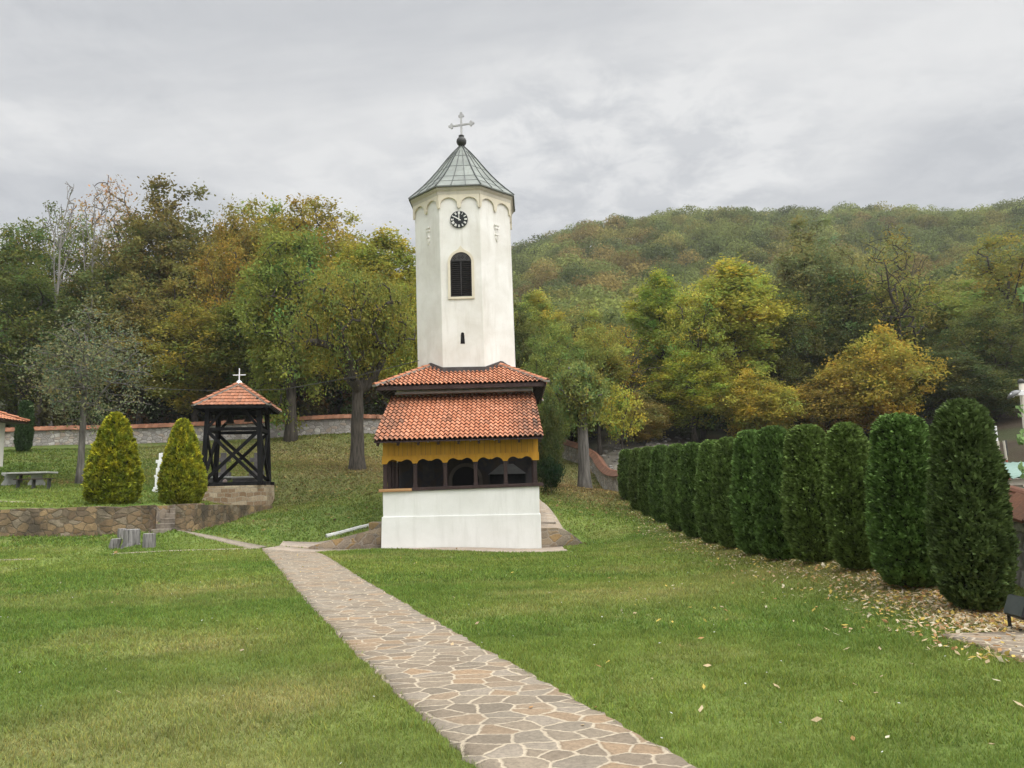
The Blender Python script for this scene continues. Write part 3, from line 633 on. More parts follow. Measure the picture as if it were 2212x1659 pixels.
# doorway
dc = at(1006, 1040, 29.0); dtop = at(1006, 1008, 29.0).z; dr = .50
def arch_poly(cx0, z0, ztop, r, n=16, ogee=0):
    zs_ = ztop - r; pts = [(cx0 - r, z0), (cx0 + r, z0)]
    for k in range(n + 1):
        a = PI * k / n; pts.append((cx0 + r * math.cos(a), zs_ + r * math.sin(a) + ogee * math.exp(-((a - PI / 2) / .16) ** 2)))
    return pts
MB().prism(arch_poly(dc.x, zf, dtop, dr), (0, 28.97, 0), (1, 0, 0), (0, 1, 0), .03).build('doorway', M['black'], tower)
def arch_ring(cx0, z0, ztop, r, wd, O, S, N, th, name, mat, parent, ogee=0, sill=False):
    mb = MB(); a = arch_poly(cx0, z0, ztop, r)[2:]; b = arch_poly(cx0, z0, ztop + wd, r + wd, 16, ogee)[2:]
    ia = [(cx0 + r, z0)] + a + [(cx0 - r, z0)]; ib = [(cx0 + r + wd, z0)] + b + [(cx0 - r - wd, z0)]
    O = Vector(O); S = Vector(S); N = Vector(N); Z = Vector((0, 0, 1)); n = len(ia); vs_ = []
    for p, q in zip(ia, ib):
        for e_ in (p, q):
            w0 = O + S * e_[0] + Z * e_[1]; vs_ += [w0, w0 + N * th]
    fs = []
    for k in range(n - 1):
        i, j = 4 * k, 4 * k + 4
        fs += [(i, i + 2, j + 2, j), (i + 1, j + 1, j + 3, i + 3), (i, j, j + 1, i + 1), (i + 2, i + 3, j + 3, j + 2)]
    fs += [(0, 1, 3, 2), (4 * n - 4, 4 * n - 2, 4 * n - 1, 4 * n - 3)]
    mb.add(vs_, fs)
    if sill: mb.prism([(cx0 - r - wd, z0 - wd * .9), (cx0 + r + wd, z0 - wd * .9), (cx0 + r + wd, z0 - .001), (cx0 - r - wd, z0 - .001)], O, S, N, th)
    return mb.build(name, mat, parent)
arch_ring(dc.x, zf, dtop, dr, .13, (0, 28.99, 0), (1, 0, 0), (0, -1, 0), .05, 'door_surround', plain('dark_surround', (.09, .075, .06), (.13, .11, .09), 3), tower)
# painted saints' panels, their dark tones standing in for the porch shade
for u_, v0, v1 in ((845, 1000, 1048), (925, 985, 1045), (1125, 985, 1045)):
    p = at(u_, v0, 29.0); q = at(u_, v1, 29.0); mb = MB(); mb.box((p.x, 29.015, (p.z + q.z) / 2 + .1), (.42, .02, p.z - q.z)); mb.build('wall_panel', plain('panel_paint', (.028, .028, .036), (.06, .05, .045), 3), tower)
# sill beams
zsil = zs + .10
posts_x = [at(u_, 1020, BY + .12).x for u_ in (832, 897, 962, 1027.5, 1092, 1156)]
xs1 = posts_x[1] - .1
def zsl(x): f_ = (x - bt_l.x) / (bt_r.x - bt_l.x); return bt_l.z + (bt_r.z - bt_l.z) * f_
def beam_sl(x0, x1, y, hh, wd, name, mat, dz=0):
    mb = MB(); a, b = zsl(x0) + dz, zsl(x1) + dz
    mb.hexa([(x0, y - wd / 2, a), (x1, y - wd / 2, b), (x1, y + wd / 2, b), (x0, y + wd / 2, a), (x0, y - wd / 2, a + hh), (x1, y - wd / 2, b + hh), (x1, y + wd / 2, b + hh), (x0, y + wd / 2, a + hh)])
    return mb.build(name, mat, tower, bevel=.01)
beam_sl(xs1, bt_r.x + .14, BY + .13, .11, .30, 'sill', M['dark_wood'], .002)
o = beam_sl(bt_l.x - .12, xs1 - .003, BY + .13, .10, .32, 'sill', M['raw_wood'], -.005); o['label'] = 'unpainted new wooden sill section'
for x0 in (xl + .16, xr - .16): MB().box((x0, 27.6, zsl(x0) + .06), (.26, 2.6, .11)).build('side_sill', M['dark_wood'], tower)
# posts
zpt = zs + .10 + .80
def post(x, y):
    z0 = zsl(x) + .10; mb = MB(); mb.box((x, y, (z0 + zpt) / 2), (.125, .125, zpt - z0)); mb.box((x, y, zpt - .08), (.155, .155, .035)); mb.box((x, y, zpt + .06), (.15, .15, .14)); mb.box((x, y, z0 + .05), (.15, .15, .1)); mb.build('post', M['dark_wood'], tower, bevel=.008)
for x in posts_x: post(x, BY + .14)
for y in (26.95, 27.75, 28.6):
    post(posts_x[0] + .02, y); post(posts_x[-1], y)
# yellow fascia: boards + scalloped board
x0, x1 = bt_l.x + .0, bt_r.x - .0
zt_b = zpt + .80
mb = MB(); x = x0
while x < x1 - .02:
    wd = min(random.uniform(.13, .21), x1 - x); mb.box((x + wd / 2, BY + .10 + random.uniform(-.004, .004), (zpt + .24 + zt_b) / 2), (wd - .010, .03, zt_b - zpt - .24)); x += wd
mb.build('fascia_boards', M['yellow'], tower)
MB().box(((x0 + x1) / 2, BY + .135, (zpt + .3 + zt_b) / 2), (x1 - x0 - .02, .02, zt_b - zpt - .3)).build('backing_board', M['dark_wood'], tower)
def scallop(s_):   # s_ in bay 0..1 (post centre to post centre): height above post top
    hw = .075
    if s_ < hw or s_ > 1 - hw: return 0
    q = (s_ - hw) / (1 - 2 * hw); q = min(q, 1 - q) * 2
    if q < .46: return .145 * max(0, math.sin(PI * (q / .46) / 2)) ** .6
    if q > .965: return .072 + .03 * (1 - (1 - q) / .035) + .0
    return .145 - .073 * (.5 - .5 * math.cos(PI * (q - .46) / .505))
SS, ZB_ = [x0 - .02], [0.0]
for i in range(5):
    a, b = posts_x[i], posts_x[i + 1]
    for k in range(41): SS.append(a + (b - a) * k / 40 + (1e-4 if k == 0 else 0)); ZB_.append(scallop(k / 40))
SS.append(x1 + .02); ZB_.append(0.0)
MB().strip((0, BY + .075, zpt), (1, 0, 0), (0, -1, 0), SS, [z - .0 for z in ZB_], [.27] * len(SS), .035).build('scalloped_board', M['yellow'], tower)
for sgn, xx in ((-1, x0 + .01), (1, x1 - .01)):      # returns on the sides
    MB().box((xx, 27.6, (zpt + zt_b) / 2 + .08), (.03, 2.75, zt_b - zpt - .1)).build('side_boards', M['yellow'], tower)
# small hooks under the eave
for u_ in (924, 1016, 1068): p = at(u_, 962, BY - .05); MB().lathe([(.012, -.05), (.03, -.03), (.03, .02), (.015, .04)], (p.x, BY + .02, zt_b - .06), 8).build('lamp_socket', M['grey_metal'], tower)
# lower roof
ez = at(990, 949, 25.5); rw = 2.84; rcx = at(990, 949, 25.5).x
zE = ez.z + .02; y0r, y1r = 25.5, 29.02; slope = (at(1008, 852, 29.0).z - zE) / (y1r - y0r); sl_len = math.hypot(y1r - y0r, (y1r - y0r) * slope)
Vd = Vector((0, y1r - y0r, (y1r - y0r) * slope)).normalized()
def stain_low(u_, v_):
    e = 0
    if u_ > 1.55: e = .55 * min(1, (u_ - 1.55) / .8) * (1 if v_ < 3.2 else .3)
    if u_ < -1.75: e = .42 * min(1, (-1.75 - u_) / .6) * (1 if v_ < 3.4 else .3)
    s_ = e * random.uniform(.3, 1.5)
    if 1.0 < v_ < 1.9 and random.random() < .10: s_ += .35
    if v_ < .15: s_ += .12
    return min(.9, s_ + max(0, random.gauss(0, .05)))
mb = MB(); tile_plane(mb, (rcx, y0r, zE), (1, 0, 0), Vd, sl_len, 34, 14, lambda v_: -rw + .028 * v_, lambda v_: rw - .05 * v_, .052, .05, stain=stain_low)
mb.build('porch_roof', M['tile'], tower, smooth=True)
mb = MB(); h = -.05
mb.hexa([(rcx - rw + .03, y0r + .03, zE - .07), (rcx + rw - .03, y0r + .03, zE - .07), (rcx + rw - .2, y1r, zE - .07 + slope * (y1r - y0r)), (rcx - rw + .1, y1r, zE - .07 + slope * (y1r - y0r)),
         (rcx - rw + .03, y0r + .03, zE - .03), (rcx + rw - .03, y0r + .03, zE - .03), (rcx + rw - .2, y1r, zE - .03 + slope * (y1r - y0r)), (rcx - rw + .1, y1r, zE - .03 + slope * (y1r - y0r))])
mb.build('roof_boarding', M['dark_wood'], tower)
mb = MB()
for k in range(9):
    x = rcx - rw + .15 + k * (2 * rw - .3) / 8; MB().beam((x, y0r + .06, zE - .13), (x, y1r - .3, zE - .13 + slope * (y1r - y0r - .36)), .08, .10).build('rafter', M['dark_wood'], tower)
# upper hipped roof
SXC = at(1003, 800, TY).x + .06; HU = 3.18; zU = at(1003, 829, TY - HU).z; USL = .53; AP = 1.95
axis_b = at(1008.5, 700, TY).x; SHC = SXC
ul = math.hypot(1, USL)
sides = [((0, -1), (1, 0)), ((1, 0), (0, 1)), ((0, 1), (-1, 0)), ((-1, 0), (0, -1))]
UR = (HU - 1.40)
mb = MB()
def stain_up(u_, v_):
    s_ = 0.0
    if abs(u_) > 2.0: s_ = .5 * min(1, (abs(u_) - 2.0) / .9) * (1 if v_ < .8 else .5)
    return min(.85, s_ * random.uniform(.3, 1.5) + (.25 if v_ < .3 and random.random() < .4 else 0) * random.random())
for (nx_, ny_), (ux_, uy_) in sides:
    O = Vector((SXC + nx_ * HU, TY + ny_ * HU, zU)); U = Vector((ux_, uy_, 0)); Vv = Vector((-nx_, -ny_, USL)).normalized()
    tile_plane(mb, O, U, Vv, UR * ul, 38, 7, lambda v_: -HU + v_ / ul, lambda v_: HU - v_ / ul, .05, .05, stain=stain_up)
up_roof = mb.build('upper_roof', M['tile'], tower, smooth=True)
mb = MB(); mm_ = MB()
for sx_ in (-1, 1):
    for sy_ in (-1, 1):
        a = Vector((SXC + sx_ * (HU + .02), TY + sy_ * (HU + .02), zU + .03)); b = Vector((SXC + sx_ * 1.38, TY + sy_ * 1.38, zU + USL * (HU - 1.38) + .04))
        mb = MB(); hip_caps(mb, a, b, 9); mb.build('ridge_caps', M['tile'], up_roof); MB().beam(a + Vector((0, 0, -.015)), b + Vector((0, 0, -.015)), .26, .07).build('ridge_mortar', M['mortar'], up_roof)
# eaves box of the upper roof
mb = MB()
for (nx_, ny_), (ux_, uy_) in sides:
    c0 = Vector((SXC + nx_ * (HU - .06), TY + ny_ * (HU - .06), zU - .085)); mb.beam(c0 - Vector((ux_, uy_, 0)) * (HU - .1), c0 + Vector((ux_, uy_, 0)) * (HU - .1), .05, .15)
mb.build('fascia', M['dark_wood'], tower)
mb = MB(); a = HU - .1; b = 1.9
mb.add([(SXC - a, TY - a, zU - .02), (SXC + a, TY - a, zU - .02), (SXC + a, TY + a, zU - .02), (SXC - a, TY + a, zU - .02), (SXC - b, TY - b, zU - .02 + USL * (a - b)), (SXC + b, TY - b, zU - .02 + USL * (a - b)), (SXC + b, TY + b, zU - .02 + USL * (a - b)), (SXC - b, TY + b, zU - .02 + USL * (a - b))],
       [(0, 1, 5, 4), (1, 2, 6, 5), (2, 3, 7, 6), (3, 0, 4, 7)])
mb.build('soffit', M['dark_wood'], tower)
mb = MB()
for k in range(13):
    q = -HU + .35 + k * (2 * HU - .7) / 12
    for (nx_, ny_), (ux_, uy_) in sides:
        c0 = Vector((SXC, TY, 0)) + Vector((ux_, uy_, 0)) * q; inn = max(abs(q), 2.5)
        MB().beam(c0 + Vector((nx_, ny_, 0)) * (HU - .12) + Vector((0, 0, zU - .10)), c0 + Vector((nx_, ny_, 0)) * min(inn, HU - .2) + Vector((0, 0, zU - .10 + USL * (HU - .12 - min(inn, HU - .2)))), .08, .1).build('eave_rafter', M['dark_wood'], tower)
bw_l, bw_r = (xl + xr) / 2 - (xr - xl) / 2 + .0, (xl + xr) / 2 + (xr - xl) / 2
MB().box(((xl + xr) / 2, 28.55, zU - .26), (xr - xl - .1, .4, .07)).build('wall_plate', plain('grey_plate', (.14, .14, .14), (.22, .22, .21), 4), tower)
# the shaft: leans a little to the left like the real one
zS0 = zU - .3; zS1 = at(994, 404, TY - AP).z
pA, pB = at(1004, 775, TY - AP), at(994.5, 435, TY - AP); LEAN = (pB.x - pA.x) / (pB.z - pA.z); LX = lambda z: pA.x + LEAN * (z - pA.z)
YAW = R(-1.5)
def octv(ap, z, k, cy=TY):
    a = YAW - PI / 2 + R(22.5) + k * PI / 4; r_ = ap / math.cos(PI / 8); return Vector((LX(z) + r_ * math.cos(a), cy + r_ * math.sin(a), z))
def octa(mb, prof):
    vs_ = [octv(ap, z, k) for ap, z in prof for k in range(8)]; fs = []
    for i in range(len(prof) - 1):
        for k in range(8): fs.append((i * 8 + k, i * 8 + (k + 1) % 8, (i + 1) * 8 + (k + 1) % 8, (i + 1) * 8 + k))
    fs.append(tuple(range(8))[::-1]); fs.append(tuple(range((len(prof) - 1) * 8, len(prof) * 8))); mb.add(vs_, fs)
mb = MB(); octa(mb, [(AP, zS0), (AP, zS1 - .1)]); shaft = mb.build('shaft', M['white_plaster'], tower, bevel=.02)
def face(k):     # frame of octagon face k (0 = front): origin at face centre line (z=0), S along, N outward
    a = YAW - PI / 2 + k * PI / 4; N = Vector((math.cos(a), math.sin(a), 0)); S = Vector((-math.sin(a), math.cos(a), 0)); return S, N
def fpt(k, s_, z, out=0, ap=AP):
    S, N = face(k); return Vector((LX(z), TY, z)) + N * (ap + out) + S * s_
FW = 2 * AP * math.tan(PI / 8)
# flashing around the shaft foot
mb = MB()
for k in range(8):
    S, N = face(k); n = 16; ss2 = [(-FW / 2 + FW * i / n) * 1.02 for i in range(n + 1)]; zb, zt2 = [], []
    for s_ in ss2:
        p = Vector((SXC, TY, 0)) + N * AP + S * s_; m_ = max(abs(p.x - SXC), abs(p.y - TY)); z = zU + USL * (HU - m_) + .02; zb.append(z - .06); zt2.append(z + .15)
    O = Vector((LX(zU), TY, 0)) + N * (AP + .01); mb.strip(O, S, N, ss2, zb, zt2, .035)
    mb.strip(O, S, N, ss2, [z - .02 for z in zb], [z + .07 for z in zb], .14)
mb.build('flashing', M['flash'], tower)
# cornice
zC = zS1
mb = MB(); octa(mb, [(AP - .02, zC - .36), (AP + .075, zC - .33), (AP + .09, zC - .20), (AP + .155, zC - .12), (AP + .165, zC - .02), (AP + .10, zC)]); mb.build('cornice', M['cornice'], tower)
# blind arcade
zA = at(994, 427, TY - AP).z; zK = at(994, 450, TY - AP).z; ztA = zC - .33
mb = MB()
for k in range(8):
    S, N = face(k); ss2, zb = [], []; hw = FW / 2 * 1.015; cw = .075
    for i in range(81):
        s_ = -hw + 2 * hw * i / 80; q = abs(s_); d = min(q, abs(q - hw))      # distance to corbels: centre, corners
        bay = hw; local = q / bay                                           # 0 centre corbel .. 1 corner corbel
        c_ = bay / 2; r_ = bay / 2 - cw; dx = abs(q - c_)
        if dx < r_: z = (zA - r_ * .86) + math.sqrt(r_ * r_ - dx * dx) * .86
        else: z = zK + .05 * min(1, (d / cw)) if d < cw else zA - r_ * .86
        if d < cw * .999: z = zK + (.06 * (d / cw) ** 2)
        ss2.append(s_); zb.append(z)
    O = Vector((LX((zA + zC) / 2), TY, 0)) + N * (AP + .002); mb.strip(O, S, N, ss2, zb, [ztA + .02] * 81, .07)
mb.build('arcade_frieze', M['cream'], tower)
# spire roof
zTop = at(993.5, 318, TY).z; RE = 2.17
zEv = zC + .0
prof = []
for i in range(9):
    f_ = i / 8; z = zEv + (zTop - zEv) * f_; r_ = RE * max(0, 1 - f_) ** .96 * (1 - .10 * math.sin(PI * f_)) + .09 * f_; prof.append((r_, z))
mb = MB()
for i in range(8):
    for k in range(8):
        a, b, c_, d = octv(prof[i][0], prof[i][1], k), octv(prof[i][0], prof[i][1], (k + 1) % 8), octv(prof[i + 1][0], prof[i + 1][1], (k + 1) % 8), octv(prof[i + 1][0], prof[i + 1][1], k)
        n = 3
        for j in range(n):
            g = random.uniform(.86, 1.14); mb.cur = (g, g, g); mb.add([a.lerp(b, j / n), a.lerp(b, (j + 1) / n), d.lerp(c_, (j + 1) / n), d.lerp(c_, j / n)], [(0, 1, 2, 3)])
mb.cur = (.6, .6, .6); octa(mb, [(RE - .02, zEv - .05), (RE + .01, zEv - .05), (RE + .012, zEv + .005)])
sroof = mb.build('spire_roof', M['copper'], tower)
mb = MB()
for k in range(8):
    pts = [octv(prof[i][0] + .012, prof[i][1] + .012, k) for i in range(9)]
    for p, q in zip(pts, pts[1:]): mb.beam(p, q, .035, .05)
    for j in (1, 2):
        for i in range(7 if j else 8):
            a0, b0 = octv(prof[i][0], prof[i][1], k), octv(prof[i][0], prof[i][1], (k + 1) % 8); c0, d0 = octv(prof[i + 1][0], prof[i + 1][1], k), octv(prof[i + 1][0], prof[i + 1][1], (k + 1) % 8)
            mb.beam(a0.lerp(b0, j / 3) + Vector((0, 0, .012)), c0.lerp(d0, j / 3) + Vector((0, 0, .012)), .02, .035)
    for i in range(1, 8):
        a0, b0 = octv(prof[i][0], prof[i][1], k), octv(prof[i][0], prof[i][1], (k + 1) % 8)
        if i % 2 == 0 or i < 3: mb.beam(a0 + Vector((0, 0, .004)), b0 + Vector((0, 0, .004)), .012, .018)
mb.build('seams', plain('seam_metal', (.045, .05, .05), (.09, .10, .09), 4, .5), sroof)
# finial and cross
bz = at(993.5, 306, TY).z; bx = LX(bz); br_ = .215
mb = MB(); mb.lathe([(.13, zTop - .10), (.075, zTop + .02)] + [(max(.05, br_ * math.sin(PI * (.08 + .84 * i / 12))), bz - br_ * math.cos(PI * (.08 + .84 * i / 12))) for i in range(13)] + [(.11, bz + br_ + .0), (.12, bz + br_ + .05), (.05, bz + br_ + .06)], (bx, TY, 0), 24)
mb.build('finial_ball', M['dark_metal'], tower, smooth=True)
cz0 = bz + br_ + .04; cz1 = at(993, 243, TY).z; cza = at(993, 270, TY).z
mb = MB(); xr_ = Matrix.Rotation(R(-14), 3, 'Z'); S = xr_ @ Vector((1, 0, 0)); N = xr_ @ Vector((0, 1, 0)); O = Vector((bx, TY - .03, 0))
def cprism(poly): mb.prism(poly, O, S, N, .06)
hb = .036; arm = .40
cprism([(-hb, cz0), (hb, cz0), (hb, cz1 - .12), (-hb, cz1 - .12)])
for sg in (-1, 1): cprism([(sg * hb, cza - hb), (sg * (arm), cza - hb * .9), (sg * (arm), cza + hb * .9), (sg * hb, cza + hb)][::sg])
def disc(cx0, cz_, r_): cprism([(cx0 + r_ * math.cos(2 * PI * i / 12), cz_ + r_ * math.sin(2 * PI * i / 12)) for i in range(12)])
for dx, dz in ((0, 0), (-1, -.9), (1, -.9), (0, 1)):
    O = O + Vector((0, -.0007, 0)); disc(dx * .072, cz1 - .13 + dz * .065 + .02, .068 if dx == 0 and dz == 0 else .058)
for sg in (-1, 1):
    for dx, dz in ((0, 0), (-.6, 1), (-.6, -1), (1, 0)):
        O = O + Vector((0, -.0007, 0)); disc(sg * (arm + .07 + dx * .06), cza + dz * .07, .066 if dz == 0 and dx == 0 else .056)
mb.build('cross', M['grey_metal'], tower)
# clock
ck = at(994.5, 474.5, TY - AP); cr = 19.3 / FPX * (TY - AP) / .98
ksx = (Vector((ck.x, 0, 0)) - Vector((LX(ck.z), 0, 0))).x
S, N = face(0)
def fdisc(cs, cz_, r_, n=40): return [(cs + r_ * math.cos(2 * PI * i / n), cz_ + r_ * math.sin(2 * PI * i / n)) for i in range(n)]
OF = lambda z, out: Vector((LX(z), TY, 0)) + N * (AP + out)
dial = MB().prism(fdisc(ksx, ck.z, cr), OF(ck.z, -.01), S, N, .06).build('clock_dial', M['dial'], tower)
def rn(mb, txt, ang, rad, hgt, wst):
    """roman numeral built of strokes, feet towards the centre"""
    gl = {'I': .34, 'V': .8, 'X': .8}; tot = sum(gl[c_] for c_ in txt); x = -tot / 2; sc = hgt
    ca, sa = math.sin(ang), math.cos(ang)         # outward direction in (s,z)
    def P(a_, b_): return (ksx + ca * (rad + b_) + sa * a_, ck.z + sa * (rad + b_) - ca * a_)
    zz = [0]
    def stroke(a_, b_, c_, d_):
        v_ = Vector((c_ - a_, d_ - b_)); n_ = Vector((-v_.y, v_.x)).normalized() * wst / 2; zz[0] += .0006
        mb.prism([P(a_ - n_.x, b_ - n_.y), P(c_ - n_.x, d_ - n_.y), P(c_ + n_.x, d_ + n_.y), P(a_ + n_.x, b_ + n_.y)], OF(ck.z, .0505 + zz[0]), S, N, .004)
    for ch in txt:
        a_ = (x + .08) * sc * .55; b_ = (x + gl[ch] - .08) * sc * .55; m_ = (a_ + b_) / 2
        if ch == 'I': stroke(m_, -hgt / 2, m_, hgt / 2)
        elif ch == 'V': stroke(a_, hgt / 2, m_, -hgt / 2); stroke(m_, -hgt / 2, b_, hgt / 2)
        else: stroke(a_, hgt / 2, b_, -hgt / 2); stroke(a_, -hgt / 2, b_, hgt / 2)
        x += gl[ch]
for i, tx in enumerate(['XII', 'I', 'II', 'III', 'IV', 'V', 'VI', 'VII', 'VIII', 'IX', 'X', 'XI']):
    mb = MB(); rn(mb, tx, 2 * PI * i / 12, cr * .77, cr * .30, cr * .055); mb.build('numeral', M['numeral'], dial)
def hand(ang, ln, wd, back, out, name):
    ca, sa = math.sin(ang), math.cos(ang)
    P = lambda a_, b_: (ksx + ca * b_ + sa * a_, ck.z + sa * b_ - ca * a_)
    MB().prism([P(-wd * .5, -back), P(wd * .5, -back), P(wd * .5, ln * .8), P(wd * .25, ln), P(-wd * .25, ln), P(-wd * .5, ln * .8)], OF(ck.z, out), S, N, .006).build(name, M['numeral'], dial)
hand(R(301), cr * .72, cr * .11, cr * .22, .058, 'hour_hand'); hand(R(0), cr * .93, cr * .085, cr * .18, .067, 'minute_hand')
# bell window
wl, wr_ = at(976, 600, TY - AP), at(1022, 600, TY - AP); wb_, wt_ = at(999, 641, TY - AP).z, at(999, 545, TY - AP).z
wc = (wl.x + wr_.x) / 2 - LX((wb_ + wt_) / 2); wrad = (wr_.x - wl.x) / 2
S, N = face(0); zm = (wb_ + wt_) / 2
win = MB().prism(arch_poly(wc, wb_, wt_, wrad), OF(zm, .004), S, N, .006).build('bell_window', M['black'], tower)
arch_ring(wc, wb_, wt_, wrad, .10, OF(zm, .0), S, N, .05, 'window_surround', M['cream'], win, ogee=.17, sill=True)
mb = MB(); nl = 18; zsp = wt_ - wrad * .95
for i in range(nl):
    z = wb_ + .04 + (zsp - wb_ - .04) * i / (nl - 1)
    for sg in (-1, 1):
        c0 = OF(z, .022) + S * (wc + sg * wrad / 2) + Vector((0, 0, z)); rm = Matrix((S, N, Vector((0, 0, 1)))).transposed() @ Matrix.Rotation(R(35), 3, 'X')
        mb.box(c0, (wrad - .04, .045, .012), rm)
mb.build('louver', M['louver'], win)
mb = MB()
for sg, ws in ((-1, .035), (0, .05), (1, .035)):
    s_ = wc + sg * (wrad - ws / 2); zt_ = zsp + (.0 if sg else .05); mb.prism([(s_ - ws / 2, wb_), (s_ + ws / 2, wb_), (s_ + ws / 2, zt_), (s_ - ws / 2, zt_)], OF(zm, .012), S, N, .035)
mb.prism([(wc - wrad, wb_ + .001), (wc + wrad, wb_ + .001), (wc + wrad, wb_ + .035), (wc - wrad, wb_ + .035)], OF(zm, .013), S, N, .036)
mb.prism([(wc - wrad, zsp + .02), (wc + wrad, zsp + .02), (wc + wrad, zsp + .06), (wc - wrad, zsp + .06)], OF(zm, .013), S, N, .037)
mb.build('shutter_frame', M['louver'], win)
mb = MB(); zq = zsp + .06 + .15           # fretted head of the shutters: dark board with pierced crosses shown as deeper holes
mb.prism(arch_poly(wc, zsp + .06, wt_ - .012, wrad - .012), OF(zm, .012), S, N, .012); mb.build('fretwork', plain('fret_wood', (.03, .028, .027), (.05, .046, .044), 5, .6), win)
for s_ in (-.24, -.07, .07, .24):
    mb = MB()
    for dx, dz in ((0, .05), (0, -.05), (.045, 0), (-.045, 0)):
        q = (wc + s_ * 1.0 + dx * .8, zsp + .17 + dz + (.02 if abs(s_) < .1 else -.02)); mb.prism([(q[0] + .022 * math.cos(2 * PI * i / 8), q[1] + .022 * math.sin(2 * PI * i / 8)) for i in range(8)], OF(zm, .025), S, N, .002)
    mb.build('fret_hole', M['black'], win)
# slit window
sl_, sr_ = at(998, 730, TY - AP), at(1006.5, 730, TY - AP); sb, stp = at(1002, 742.5, TY - AP).z, at(1002, 718, TY - AP).z
sc_ = (sl_.x + sr_.x) / 2 - LX((sb + stp) / 2); srd = (sr_.x - sl_.x) / 2
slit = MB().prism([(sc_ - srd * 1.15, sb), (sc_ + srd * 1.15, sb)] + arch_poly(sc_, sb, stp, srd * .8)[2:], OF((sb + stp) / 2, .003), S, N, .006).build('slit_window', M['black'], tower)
arch_ring(sc_, (sb + stp) / 2 + .1, stp, srd * .82, .025, OF((sb + stp) / 2, .0), S, N, .03, 'slit_hood', M['white_plaster'], slit, ogee=.05)
# stucco reliefs on the diagonal faces
for k, u_, v0, v1 in ((7, 925.5, 493, 529), (1, 1072, 486, 522)):
    zt_, zb_ = at(u_, v0, TY - 1.4).z, at(u_, v1, TY - 1.4).z; S, N = face(k); px = at(u_, (v0 + v1) / 2, TY - 1.45).x
    s_ = (px - LX(zt_) - N.x * AP) / S.x; H_ = zt_ - zb_; mb = MB(); prof2 = [(.0, .10), (.06, .13), (.1, .09), (.2, .11), (.35, .085), (.5, .07), (.56, .10), (.66, .085), (.78, .10), (.88, .07), (1.0, .012)]
    sspts = [(zt_ - H_ * a, b) for a, b in prof2]; rings = []
    for z, hw in sspts:
        rings.append([fpt(k, s_ - hw, z, -.01), fpt(k, s_ - hw * .7, z, .035), fpt(k, s_ - hw * .25, z, .05 + hw * .2), fpt(k, s_, z, .035), fpt(k, s_ + hw * .25, z, .05 + hw * .2), fpt(k, s_ + hw * .7, z, .035), fpt(k, s_ + hw, z, -.01)])
    n = 7; fs = []
    for i in range(len(rings) - 1):
        for j in range(n - 1): fs.append((i * n + j, i * n + j + 1, (i + 1) * n + j + 1, (i + 1) * n + j))
    fs += [tuple(range(n)), tuple(range((len(rings) - 1) * n, len(rings) * n))[::-1]]
    mb.add([p for r_ in rings for p in r_], fs)
    for a, hw in ((.02, .12), (.22, .10), (.6, .09)):
        z = zt_ - H_ * a; mb.beam(fpt(k, s_ - hw, z, .05), fpt(k, s_ + hw, z, .05), .05, .05)
    mb.build('relief_ornament', M['white_plaster'], tower)

# candle shelter standing in the porch
cA, cB = at(1056, 1043, 27.7), at(1137, 1040, 27.7); cc0 = (cA.x + cB.x) / 2; cwid = cB.x - cA.x; ctop = at(1100, 1002, 27.7).z; cev = at(1100, 1024, 27.7).z
can = thing('candle_shelter', (cc0, 27.7, zf), 'grey metal candle shelter with hipped roof and small chimney inside the porch', 'candle stand')
gm = plain('candle_sheet_metal', (.10, .10, .10), (.15, .15, .145), 4, .5)
mb = MB(); hw = cwid / 2
mb.add([(cc0 - hw, 27.4, cev), (cc0 + hw, 27.4, cev), (cc0 + hw, 28.0, cev), (cc0 - hw, 28.0, cev), (cc0 - .22, 27.7, ctop), (cc0 + .22, 27.7, ctop)], [(0, 1, 5, 4), (2, 3, 4, 5), (1, 2, 5), (3, 0, 4), (0, 3, 2, 1)]); mb.build('roof', gm, can)
mb = MB(); mb.box((cc0, 27.7, ctop + .05), (.10, .10, .16)); mb.box((cc0, 27.7, ctop + .14), (.14, .14, .02)); mb.build('chimney', gm, can)
mb = MB(); mb.box((cc0, 27.98, (cev + zf) / 2 + .2), (cwid - .06, .02, cev - zf - .4)); mb.box((cc0 - hw + .03, 27.7, (cev + zf) / 2 + .2), (.02, .54, cev - zf - .4)); mb.box((cc0 + hw - .03, 27.7, (cev + zf) / 2 + .2), (.02, .54, cev - zf - .4)); mb.box((cc0, 27.7, zf + .42), (cwid - .06, .54, .03)); mb.build('tray_box', plain('soot_metal', (.02, .02, .02), (.04, .04, .04), 4), can)
for sx_ in (-1, 1):
    for yy in (27.45, 27.95): MB().box((cc0 + sx_ * (hw - .03), yy, zf + .2), (.04, .04, .4)).build('leg', gm, can)

